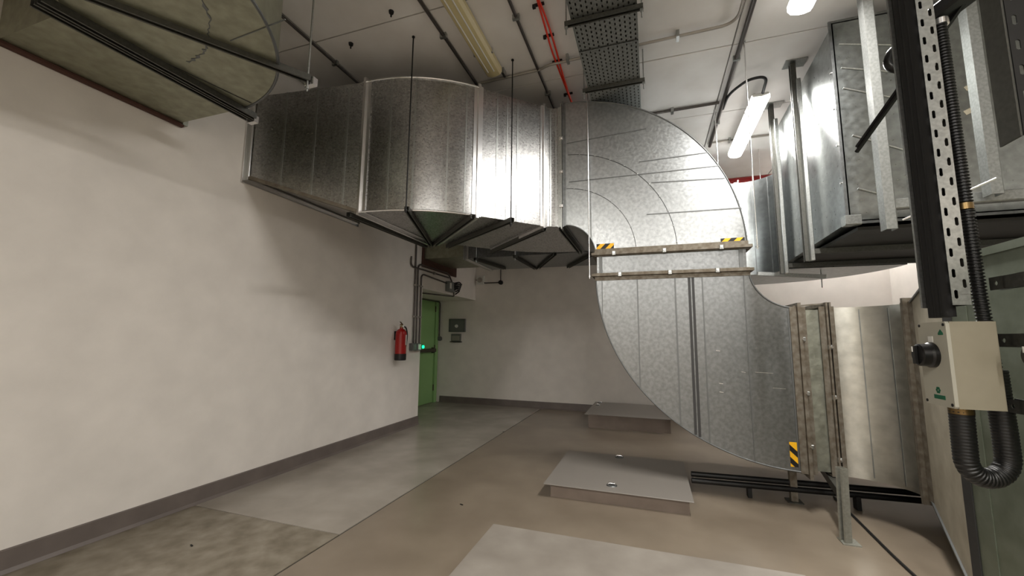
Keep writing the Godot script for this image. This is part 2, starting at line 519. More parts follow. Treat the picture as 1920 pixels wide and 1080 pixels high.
func lamp(x: float, z: float, e: float, label: String):
	var H0 := HC - (0.13 if e > 0 else 0.0)
	var t := thing("ceiling_lamp", label, "lamp", Vector3(x, H0, z))
	if e > 0:
		for s in [-0.45, 0.45]:
			parttube("stem", PackedVector3Array([Vector3(x, H0 - 0.01, z + s), Vector3(x, HC, z + s)]), 0.008, M.zinc, t, 8)
	var st := mb()
	beam(st, Vector3(x, H0 - 0.02, z - 0.68), Vector3(x, H0 - 0.02, z + 0.68), 0.15, 0.04, 0.006)
	obj("housing", st, M.white, t)
	st = mb()
	var prof := PackedVector2Array([Vector2(-0.082, 0.03), Vector2(-0.082, -0.01), Vector2(-0.062, -0.038), Vector2(-0.02, -0.05), Vector2(0.02, -0.05), Vector2(0.062, -0.038), Vector2(0.082, -0.01), Vector2(0.082, 0.03)])
	ext(st, prof, Vector3(x, H0 - 0.05, z - 0.66), Vector3.RIGHT, Vector3.UP, Vector3(0, 0, 1.32))
	obj("diffuser", st, M.glow if e > 0 else M.offlens, t)
	if e <= 0:
		for s in [-1.0, 1.0]:
			parttube("tube", PackedVector3Array([Vector3(x + s * 0.03, H0 - 0.099, z - 0.6), Vector3(x + s * 0.03, H0 - 0.099, z + 0.6)]), 0.006, M.white, t, 8)
	for s in [-1.0, 1.0]:
		st = mb()
		ext(st, prof, Vector3(x, H0 - 0.05, z + s * 0.66 + (0.0 if s > 0 else -0.02)), Vector3.RIGHT, Vector3.UP, Vector3(0, 0, 0.02))
		obj("end_cap", st, M.glow if e > 0 else M.offlens, t)
	for s in [-0.4, 0.4]:
		for q in [-1.0, 1.0]:
			partbox("clip", Vector3(x + q * 0.088 - 0.006, H0 - 0.06, z + s - 0.012), Vector3(x + q * 0.088 + 0.006, H0 - 0.01, z + s + 0.012), M.zincbright, t)
	if e > 0:
		var l := AreaLight3D.new()
		l.name = "lamp_light"
		l.area_size = Vector2(0.15, 1.3)
		l.light_color = Color(1.0, 0.983, 0.962)
		l.light_energy = 9.0 * e
		l.area_range = 30.0
		l.shadow_enabled = true
		l.rotation_degrees = Vector3(-90, 0, 0)
		l.position = Vector3(0, -0.112, 0)
		t.add_child(l)

func make_door():
	var X := -4.25
	var d := Node3D.new()
	d.name = "door_1"
	d.position = Vector3(X, 0, -6.9)
	add_child(d)
	tag(d, "green metal fire door with a dark push bar in the wall recess", "door", "", "structure")
	partbox("door_leaf", Vector3(X - 0.04, 0.008, -7.56), Vector3(X, 2.16, -6.0), M.green, d, 0.003)
	partbox("frame", Vector3(X - 0.05, 0, -7.68), Vector3(X + 0.03, 2.22, -7.57), M.green, d, 0.004)
	partbox("frame", Vector3(X - 0.05, 2.165, -7.57), Vector3(X + 0.03, 2.24, -5.9), M.greendark, d, 0.004)
	var b := partbox("push_bar", Vector3(X + 0.05, 1.02, -7.5), Vector3(X + 0.09, 1.09, -6.1), M.bar, d, 0.008)
	for z in [-7.48, -6.12]:
		partbox("bracket", Vector3(X, 1.0, z - 0.03), Vector3(X + 0.055, 1.11, z + 0.03), M.bar, b, 0.006)
	for y in [0.3, 1.1, 1.9]:
		var st := mb()
		tube(st, PackedVector3Array([Vector3(X + 0.012, y - 0.06, -7.565), Vector3(X + 0.012, y + 0.06, -7.565)]), 0.012, 8)
		obj("hinge", st, M.bar, d)

# =====================================================================  on the ceiling
func ceiling_services():
	# conduits along the panel joints
	var y := HC - 0.022
	var runs := [
		[[Vector3(-2.81, y, -5.5), Vector3(-2.81, y, 2.0)], "dark conduit on the ceiling above the top left duct"],
		[[Vector3(-1.64, y, -5.5), Vector3(-1.64, y, 2.0)], "dark conduit on the ceiling left of the unlit batten"],
		[[Vector3(-0.97, y, -5.0), Vector3(-0.97, y, 2.0)], "dark conduit on the ceiling between unlit batten and orange cables"],
		[[Vector3(0.84, y, -5.85), Vector3(0.84, y, 2.0)], "thick dark conduit on the ceiling right of the cable tray, running away"]]
	for r in runs:
		var t := thing("ceiling_conduit", r[1], "conduit", r[0][0])
		parttube("pipe", PackedVector3Array(r[0]), 0.020 if r[0][0].x > 0 else 0.013, M.conduit, t)
		for z in [-5.2, -4.0, -2.9, -1.8]:
			partbox("clip", Vector3(r[0][0].x - 0.03, HC - 0.045, z - 0.012), Vector3(r[0][0].x + 0.03, HC, z + 0.012), M.zinc, t)
	var c1 := thing("ceiling_conduit", "grey conduit crossing the ceiling behind the cable tray, bending toward the viewer", "conduit", Vector3(-1.6, y, -3.6))
	parttube("pipe", bend([Vector3(-1.62, y, -3.62), Vector3(-0.95, y, -3.6), Vector3(-0.85, y - 0.02, -3.53), Vector3(0.755, y - 0.02, -3.5), Vector3(0.755, y - 0.02, 1.5)], 0.14, 8), 0.013, M.conduitlight, c1)
	for x in [-1.3, -0.66, -0.2, 0.3]:
		partbox("clip", Vector3(x - 0.012, HC - 0.06, -3.56), Vector3(x + 0.012, HC, -3.48), M.zinc, c1)
	var c2 := thing("ceiling_conduit", "dark conduit crossing the ceiling just over the upper duct elbow", "conduit", Vector3(-0.6, y, -4.76))
	parttube("pipe", PackedVector3Array([Vector3(-0.9, y, -4.78), Vector3(0.80, y, -4.75)]), 0.015, M.conduit, c2)
	partbox("clip", Vector3(0.3, HC - 0.05, -4.8), Vector3(0.33, HC, -4.73), M.zinc, c2)
	var c3 := thing("ceiling_conduit", "grey conduit on the ceiling to the far end of the lit batten", "conduit", Vector3(0.9, y, -6.0))
	parttube("pipe", PackedVector3Array([Vector3(0.86, y, -5.75), Vector3(2.6, y, -5.72)]), 0.013, M.conduitlight, c3)
	partbox("clip", Vector3(1.05, HC - 0.045, -5.78), Vector3(1.075, HC, -5.7), M.zinc, c3)
	var st := mb()
	tube(st, bend([Vector3(0.86, y, -4.9), Vector3(0.86, y - 0.03, -4.55), Vector3(1.0, y - 0.04, -4.32), Vector3(1.16, y - 0.05, -4.30), Vector3(1.16, y - 0.13, -4.55)], 0.3, 8), 0.014, 10)
	one("lamp_cable", st, M.black, "black flexible cable looping across the ceiling to the lit batten", "cable")
	# orange cables
	for k in 2:
		st = mb()
		var pts := []
		for i in 15:
			var z := -4.75 + i * 0.35
			pts.append(Vector3(-0.765 + k * 0.02 + 0.012 * sin(i * 1.3 + k * 2.0), HC - 0.02 - 0.02 * absf(sin(i * 1.1 + k)), z))
		tube(st, bend(pts, 0.1, 4), 0.0085, 8)
		one("fire_cable", st, M.orange, "orange cable on the ceiling, %s strand of the pair" % ["left", "right"][k], "cable")
	for zi in [[-4.1, "nearest the duct elbow"], [-3.55, "third from the top edge of the photo"], [-3.2, "second from the top edge of the photo"], [-2.85, "nearest the top edge of the photo"]]:
		var z: float = zi[0]
		st = mb()
		box(st, Vector3(-0.80, HC - 0.012, z - 0.012), Vector3(-0.72, HC, z + 0.012))
		box(st, Vector3(-0.815, HC - 0.03, z - 0.01), Vector3(-0.79, HC, z + 0.01))
		one("cable_clip", st, M.dark, "small dark clip holding the orange cables, " + zi[1], "clip", "clips of the orange cables")
	for pl in [[Vector3(-1.93, 0, -2.55), "small dark anchor stub in the ceiling above the bulging bend, near the photo's top"], [Vector3(-2.5, 0, -2.75), "small dark anchor stub in the ceiling next to the top left duct's rod"], [Vector3(-1.44, 0, -3.2), "small dark anchor stub in the ceiling just left of the unlit batten"]]:
		var p: Vector3 = pl[0]
		st = mb()
		lathe(st, [Vector2(0.022, 0), Vector2(0.018, 0.02), Vector2(0.007, 0.024), Vector2(0.007, 0.05), Vector2(0, 0.05)], Vector3(p.x, HC, p.z), Vector3.DOWN, 10)
		one("ceiling_anchor", st, M.dark, pl[1], "anchor", "empty ceiling anchors")
	# perforated cable tray
	var t := thing("cable_tray", "wide perforated metal cable tray hung under the ceiling beside the orange cables", "cable tray", Vector3(-0.25, 3.66, -3.4))
	for s in 2:
		st = mb()
		var z0 := -4.62 if s == 0 else -3.13
		var yy := 3.66 if s == 0 else 3.668
		perf(st, Vector3(-0.49, yy, z0), Vector3.RIGHT, Vector3.BACK, 13, 30 if s == 0 else 66, 0.036, 0.05, 0.011, 0.026, 0.0015)
		obj("perforated_sheet", st, M.post, t)
	partbox("tray_shade_sheet", Vector3(-0.49, 3.722, -4.62), Vector3(-0.022, 3.726, 0.17), M.strut, t)  # added dark sheet so the slots below read as shaded
	for x in [-0.492, -0.022]:
		partbox("side_rail", Vector3(x, 3.66, -4.62), Vector3(x + 0.002, 3.72, 0.17), M.zinc, t)
	for z in [-2.77, -3.64]:
		var b := thing("tray_bracket", "cross channel under the cable tray, %s" % ("the one nearer the viewer" if z > -3 else "the one nearer the duct elbow"), "bracket", Vector3(-0.25, 3.62, z))
		st = mb()
		channel(st, Vector3(-0.54, 3.658, z), Vector3(0.02, 3.658, z), 0.04, 0.03, Vector3.DOWN)
		obj("channel", st, M.strut, b)
		for x in [-0.53, 0.01]:
			parttube("rod", PackedVector3Array([Vector3(x, 3.56, z), Vector3(x, HC, z)]), 0.005, M.zinc, b, 8)
			partbox("nut", Vector3(x - 0.012, 3.612, z - 0.012), Vector3(x + 0.012, 3.626, z + 0.012), M.zinc, b)

# =====================================================================  main duct run
const DB := 2.40
const DT := 3.64
const RZ := -3.85         # front of the riser
const RD := 1.20          # its depth

func hazard(parent: Node3D, o: Vector3, u: Vector3, v: Vector3, w: float, h: float, n: Vector3, flip := 1.0):
	var st := mb()
	ext(st, PackedVector2Array([Vector2(0, 0), Vector2(w, 0), Vector2(w, h), Vector2(0, h)]), o, u, v, n * 0.0015)
	var t := obj("hazard_tape", st, M.yellow, parent, "yellow and black striped warning tape")
	var full := PackedVector2Array([Vector2(0, 0), Vector2(w, 0), Vector2(w, h), Vector2(0, h)])
	var s := minf(w, h)
	var along := maxf(w, h)
	var i := -1
	while i * 1.7 * s < along:
		var a := i * 1.7 * s + 0.5 * s
		var p: PackedVector2Array
		if w >= h: p = PackedVector2Array([Vector2(a, 0), Vector2(a + 0.85 * s, 0), Vector2(a + 0.85 * s + s * flip, h), Vector2(a + s * flip, h)])
		else: p = PackedVector2Array([Vector2(0, a), Vector2(0, a + 0.85 * s), Vector2(w, a + 0.85 * s - s * flip), Vector2(w, a - s * flip)])
		for q in Geometry2D.intersect_polygons(full, p):
			if q.size() >= 3:
				var s2 := mb()
				ext(s2, q, o + n * 0.0015, u, v, n * 0.001)
				obj("stripe", s2, M.black, t)
		i += 1

func duct_main():
	var X := Vector3.RIGHT; var Y := Vector3.UP; var Z := Vector3.BACK
	# --- upper elbow: opening to the left, riser below
	var c := Vector2(-0.78, 2.10)
	var p := arc2(c, 1.58, 90, 0, 40)
	p.append_array(arc2(c, 0.31, 0, 90, 16))
	var el := thing("duct_elbow", "big galvanised upper elbow of the riser with two curved rivet lines", "duct", Vector3(0.2, 2.1, -4.45))
	var st := mb()
	ext(st, p, Vector3(0, 0, RZ - RD), X, Y, Vector3(0, 0, RD))
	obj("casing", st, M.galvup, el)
	flange(el, Vector3(0.165, 2.10, RZ - RD / 2), X, 0.635, Z, RD / 2, Y, M.rust, 0.035, 0.05)
	flange(el, Vector3(-0.78, 3.045, RZ - RD / 2), Y, 0.635, Z, RD / 2, X, M.galv, 0.02, 0.03)
	var fz := RZ + 0.002
	for q in [[-0.74, 3.25, 0.02, 3.285], [-0.05, 2.965, 0.54, 2.975], [-0.72, 2.845, 0.62, 2.84], [0.05, 2.75, 0.66, 2.72], [0.0, 2.45, 0.76, 2.44], [-0.45, 2.145, 0.78, 2.145]]:
		rib(el, Vector3(q[0], q[1], fz), Vector3(q[2], q[3], fz), Z, 0.007, 0.004, M.seam)
	for a in [[1.03, 0, 90], [0.68, 0, 90]]:
		var ar := arc2(c, a[0], a[1] + 2, a[2] - 3, 40)
		var pts := PackedVector3Array()
		for q in ar: pts.append(Vector3(q.x, q.y, fz))
		st = mb()
		tube(st, pts, 0.0025, 6)
		var vs := obj("vane_seam", st, M.seamdark, el)
		st = mb()
		for i in range(1, 40, 4):
			lathe(st, [Vector2(0.007, 0), Vector2(0.005, 0.005), Vector2(0, 0.006)], Vector3(ar[i].x, ar[i].y, fz), Z, 8)
		obj("rivets", st, M.zinc, vs).set_meta("kind", "stuff")
	for a in [[1.58, 90.0, 0.0], [0.31, 0.0, 90.0]]:
		var pts := PackedVector3Array()
		for q in arc2(c, a[0], a[1], a[2], 40): pts.append(Vector3(q.x, q.y, RZ))
		parttube("edge_fold", pts, 0.007, M.seam, el, 6)
	hazard(el, Vector3(-0.46, 2.145, RZ), X, Y, 0.16, 0.055, Z)
	hazard(el, Vector3(0.60, 2.125, RZ), X, Y, 0.185, 0.055, Z)
	# --- short straight piece between the two flanges
	var rs := thing("duct_section", "short straight riser section between the two bolted flanges", "duct", Vector3(0.165, 1.9, -4.45))
	st = mb()
	box(st, Vector3(-0.46, 1.90, RZ - RD + 0.01), Vector3(0.79, 2.10, RZ - 0.01))
	obj("casing", st, M.galv, rs)
	flange(rs, Vector3(0.165, 2.10, RZ - RD / 2), X, 0.635, Z, RD / 2, -Y, M.rust, 0.035, 0.02)
	flange(rs, Vector3(0.165, 1.90, RZ - RD / 2), X, 0.635, Z, RD / 2, Y, M.rust, 0.035, 0.02)
	for k in [[-0.30, 2.10], [0.14, 2.10], [0.60, 2.10], [-0.25, 1.90], [0.18, 1.90], [0.56, 1.90]]:
		clamp_at(rs, Vector3(k[0], k[1], RZ), Z, Y, M.zinc)
	for x in [-0.425, 0.75]:
		rib(rs, Vector3(x, 1.92, RZ - 0.008), Vector3(x, 2.08, RZ - 0.008), Z, 0.03, 0.006, M.seam, "corner_strip")
	# --- lower elbow: riser above, opening to the right
	c = Vector2(1.13, 1.90)
	p = arc2(c, 1.60, 180, 270, 40)
	p.append_array(arc2(c, 0.33, 270, 180, 16))
	var lo := thing("duct_elbow", "big galvanised lower elbow of the riser curving down to the right near the floor", "duct", Vector3(0.5, 0.3, -4.45))
	st = mb()
	ext(st, p, Vector3(0, 0, RZ - RD), X, Y, Vector3(0, 0, RD))
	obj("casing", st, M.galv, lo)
	flange(lo, Vector3(0.165, 1.90, RZ - RD / 2), X, 0.635, Z, RD / 2, -Y, M.rust, 0.035, 0.05)
	flange(lo, Vector3(1.13, 0.935, RZ - RD / 2), Y, 0.635, Z, RD / 2, -X, M.rust, 0.04, 0.06)
	for q in [[-0.415, 0.006], [-0.10, 0.010], [0.22, 0.012], [0.335, 0.02], [0.365, 0.02], [0.44, 0.010], [0.76, 0.008]]:
		var dx: float = 1.13 - q[0]
		var yb: float = 1.90 - sqrt(1.60 * 1.60 - dx * dx) + 0.01
		var yt: float = 1.87
		rib(lo, Vector3(q[0], yb, fz), Vector3(q[0], yt, fz), Z, q[1], 0.005, M.seam if q[1] < 0.02 else M.seamdark)
	rib(lo, Vector3(1.06, 0.32, fz), Vector3(1.06, 1.55, fz), Z, 0.008, 0.004, M.seam)
	for a in [[1.60, 180.0, 270.0], [0.33, 270.0, 180.0]]:
		var pts := PackedVector3Array()
		for q in arc2(c, a[0], a[1], a[2], 40): pts.append(Vector3(q.x, q.y, RZ))
		parttube("edge_fold", pts, 0.007, M.seam, lo, 6)
	for q in [[0.80, 1.05, 0.13], [0.92, 0.93, 0.09], [0.52, 1.22, 0.03], [0.53, 0.95, 0.03], [0.53, 0.88, 0.03], [0.70, 1.05, 0.03]]:
		rib(lo, Vector3(q[0], q[1], fz - 0.002), Vector3(q[0] + q[2], q[1] - 0.004, fz - 0.002), Z, 0.004, 0.001, M.zincbright, "scratch")
	hazard(lo, Vector3(1.005, 0.335, RZ), X, Y, 0.055, 0.185, Z)
	# --- flexible connector with its flanges
	var fx := thing("duct_connector", "short duct connector with rusty flanges between lower elbow and curved piece", "duct", Vector3(1.22, 0.3, -4.45))
	st = mb()
	box(st, Vector3(1.13, 0.315, RZ - RD + 0.015), Vector3(1.32, 1.555, RZ - 0.015))
	obj("casing", st, M.dull, fx)
	flange(fx, Vector3(1.13, 0.935, RZ - RD / 2), Y, 0.635, Z, RD / 2, X, M.rust, 0.04, 0.05)
	flange(fx, Vector3(1.32, 0.935, RZ - RD / 2), Y, 0.635, Z, RD / 2, -X, M.rust, 0.04, 0.05)
	for k in [[1.14, 1.32], [1.14, 0.90], [1.14, 0.50], [1.325, 1.26], [1.325, 0.88], [1.325, 0.42]]:
		clamp_at(fx, Vector3(k[0], k[1], RZ), Z, X, M.zinc)
	partbeam("bracing_bar", Vector3(1.10, 1.585, RZ - 0.02), Vector3(1.34, 1.605, RZ - 0.02), 0.03, 0.01, M.rust, fx)
	# --- curved piece that swings toward the viewer
	var cc := Vector2(1.33, -3.505)        # in (x, z)
	var r0 := 0.345
	p = arc2(cc, r0, -90, 0, 20)
	p.append_array(arc2(cc, r0 + RD, 0, -90, 20))
	var bd := thing("duct_bend", "curved duct piece with a soft vertical sheen right of the connector", "duct", Vector3(1.9, 0.3, -4.2))
	st = mb()
	plan(st, p, 0.30, 1.57)
	obj("casing", st, M.bend, bd)
	flange(bd, Vector3(1.33, 0.935, RZ - RD / 2), Y, 0.635, Z, RD / 2, X, M.rust, 0.04, 0.04)
	flange(bd, Vector3(1.675 + RD / 2, 0.935, -3.505), Y, 0.635, X, RD / 2, -Z, M.rust, 0.035, 0.075)
	for a in [-58.0, -28.0]:
		var q := cc + Vector2(cos(deg_to_rad(a)), sin(deg_to_rad(a))) * (r0 - 0.001)
		rib(bd, Vector3(q.x, 0.32, q.y), Vector3(q.x, 1.55, q.y), Vector3(-cos(deg_to_rad(a)), 0, -sin(deg_to_rad(a))), 0.008, 0.002, M.galv2)
	# --- run to the left wall: small bend, diagonal, bend, wall transition
	var dd := Vector2(-0.7071, 0.7071)      # direction of the diagonal in (x, z)
	var f3 := Vector2(-0.784, -3.60) + Vector2(-0.7071, -0.7071) * 0.25
	var b3 := Vector2(-0.784, -3.60) + Vector2(-0.7071, -0.7071) * 1.45
	var f2 := f3 + dd * 0.70
	var b2 := b3 + dd * 0.70
	var c4 := Vector2(-0.784, -3.60)
	p = arc2(c4, 0.25, -90, -135, 8)
	p.append_array(arc2(c4, 1.45, -135, -90, 16))
	var s4 := thing("duct_bend", "small bend of the overhead duct against the upper elbow's flange", "duct", Vector3(-1.0, DB, -4.3))
	st = mb()
	plan(st, p, DB, DT)
	obj("casing", st, M.shiny, s4)
	flange(s4, Vector3(-0.784, 3.02, -4.45), Y, 0.62, Z, 0.6, -X, M.zinc, 0.03, 0.045)
	for y in [3.30, 2.95, 2.60]: clamp_at(s4, Vector3(-0.79, y, RZ), Z, X, M.zincbright)
	var mid3 := (f3 + b3) / 2; var mid2 := (f2 + b2) / 2
	var across := Vector3(0.7071, 0, 0.7071)
	var along := Vector3(-0.7071, 0, 0.7071)
	flange(s4, Vector3(mid3.x, 3.02, mid3.y), Y, 0.62, across, 0.6, -along, M.shiny, 0.025, 0.04)
	for a in [-105.0, -118.0]:
		var q := c4 + Vector2(cos(deg_to_rad(a)), sin(deg_to_rad(a))) * 0.249
		rib(s4, Vector3(q.x, DB, q.y), Vector3(q.x, DT, q.y), Vector3(-cos(deg_to_rad(a)), 0, -sin(deg_to_rad(a))), 0.016, 0.005, M.zinc)
	# diagonal
	var s3 := thing("duct_section", "straight overhead duct section with the bright lamp glare on its face", "duct", Vector3(-1.65, DB, -3.95))
	st = mb()
	plan(st, PackedVector2Array([f3, f2, b2, b3]), DB, DT)
	obj("casing", st, M.shiny, s3)
	flange(s3, Vector3(mid3.x, 3.02, mid3.y), Y, 0.62, across, 0.6, along, M.zincbright, 0.025, 0.04)
	flange(s3, Vector3(mid2.x, 3.02, mid2.y), Y, 0.62, across, 0.6, -along, M.zincbright, 0.025, 0.04)
	for k in [0.25, 0.40, 0.56]:
		var q: Vector2 = f3.lerp(f2, 1.0 - k) if false else f2.lerp(f3, k + 0.02)
		rib(s3, Vector3(q.x, DB, q.y), Vector3(q.x, DT, q.y), across, 0.016, 0.005, M.zinc)
	# big bend
	var ob := Vector2(-0.7071, -0.7071)
	var c2 := f2 + ob * 1.35
	p = arc2(c2, 1.35, 45, 90, 20)
	p.append_array(arc2(c2, 0.15, 90, 45, 6))
	var s2 := thing("duct_bend", "bulging bend of the overhead duct with vertical seams, middle of the run", "duct", Vector3(-2.1, DB, -3.6))
	st = mb()
	plan(st, p, DB, DT)
	obj("casing", st, M.shiny, s2)
	flange(s2, Vector3(mid2.x, 3.02, mid2.y), Y, 0.62, across, 0.6, along, M.zincbright, 0.025, 0.05)
	var x1 := c2.x
	flange(s2, Vector3(x1, 3.02, c2.y + 0.75), Y, 0.62, Z, 0.6, X, M.zincbright, 0.03, 0.06)
	for a in [79.0, 69.5, 57.0, 50.0]:
		var dir := Vector3(cos(deg_to_rad(a)), 0, sin(deg_to_rad(a)))
		var q := c2 + Vector2(dir.x, dir.z) * 1.349
		rib(s2, Vector3(q.x, DB, q.y), Vector3(q.x, DT, q.y), dir, 0.016, 0.005, M.zinc)
	for y in [DB, DT]:
		var pts := PackedVector3Array()
		for q in arc2(c2, 1.355, 45, 90, 20): pts.append(Vector3(q.x, y, q.y))
		parttube("edge_fold", pts, 0.010, M.zincbright, s2, 6)
	# transition to the wall opening
	var zf := c2.y + 1.35; var zb := c2.y + 0.15
	var s1 := thing("duct_transition", "tapering end piece of the overhead duct where it meets the left wall", "duct", Vector3(-2.9, DB, -3.3))
	st = mb()
	var A := [Vector3(x1, DB, zf), Vector3(x1, DT, zf), Vector3(x1, DT, zb), Vector3(x1, DB, zb)]
	var B := [Vector3(XL + 0.06, 2.70, -2.56), Vector3(XL + 0.06, 3.48, -2.56), Vector3(XL + 0.06, 3.48, -4.0), Vector3(XL + 0.06, 2.70, -4.0)]
	var mid := Vector3(-2.9, 3.05, -3.3)
	for i in 4:
		var j := (i + 1) % 4
		var n: Vector3 = (A[j] - A[i]).cross(B[i] - A[i]).normalized()
		if n.dot((A[i] + B[j]) / 2 - mid) < 0: n = -n
		tri(st, A[i], A[j], B[j], n, n, n)
		tri(st, A[i], B[j], B[i], n, n, n)
	quad(st, A[0], A[1], A[2], A[3], X)
	quad(st, B[0], B[1], B[2], B[3], -X)
	obj("casing", st, M.shiny, s1)
	flange(s1, Vector3(x1, 3.02, (zf + zb) / 2), Y, 0.62, Z, 0.6, -X, M.zincbright, 0.03, 0.05)
	flange(s1, Vector3(XL + 0.005, 3.09, -3.28), Y, 0.40, Z, 0.73, X, M.zincbright, 0.035, 0.05)
	var nn: Vector3 = (B[0] - A[0]).cross(A[1] - A[0]).normalized()
	if nn.z < 0: nn = -nn
	for k in [0.16, 0.45, 0.73]:
		rib(s1, A[0].lerp(B[0], k), A[1].lerp(B[1], k), nn, 0.016, 0.005, M.zinc)
	st = mb()
	beam(st, A[0] + nn * 0.006, B[0] + nn * 0.006, 0.03, 0.04, 0.0, nn)
	obj("edge_strip", st, M.rust, s1)
	# support channels below and their rods
	var y := DB - 0.052
	var ch := [
		[Vector3(-2.50, y, -2.85), Vector3(-2.48, y, -4.15), "support channel under the tapering end piece"],
		[Vector3(-1.91, y, -2.86), Vector3(-2.42, y, -4.17), "support channel under the middle of the bulging bend"],
		[Vector3(-1.46, y, -3.22), Vector3(-2.36, y, -4.12), "support channel under the flange right of the bulging bend"],
		[Vector3(-1.16, y, -3.42), Vector3(-2.25, y, -4.24), "support channel under the glaring straight duct section"],
		[Vector3(-0.95, y, -3.79), Vector3(-1.85, y, -4.66), "support channel under the left flange of the small bend"],
		[Vector3(-0.80, y, -3.84), Vector3(-0.80, y, -5.02), "dark support channel under the upper elbow's left flange"]]
	for a in ch:
		st = mb()
		channel(st, a[0] + Vector3(0, 0.05, 0), a[1] + Vector3(0, 0.05, 0), 0.041, 0.041, Vector3.DOWN)
		one("support_channel", st, M.strut, a[2], "channel", "support channels under the main duct")
	rod(Vector3(-1.91, HC, -2.85), Vector3(-1.91, DB - 0.06, -2.85), "dark rod in front of the bulging bend", M.dark)
	rod(Vector3(-1.17, HC, -3.405), Vector3(-1.17, DB - 0.09, -3.405), "dark rod in front of the glaring straight section", M.dark)
	rod(Vector3(-0.52, HC, RZ + 0.07), Vector3(-0.52, 1.86, RZ + 0.07), "bright rod along the left edge of the riser", M.zincbright)
	rod(Vector3(0.865, HC, RZ + 0.05), Vector3(0.865, 2.06, RZ + 0.05), "bright rod right of the riser, passing the lit batten", M.zincbright)
	rod(Vector3(0.78, HC, -4.92), Vector3(0.78, 2.5, -4.92), "bright rod rising behind the upper elbow's shoulder", M.zincbright)

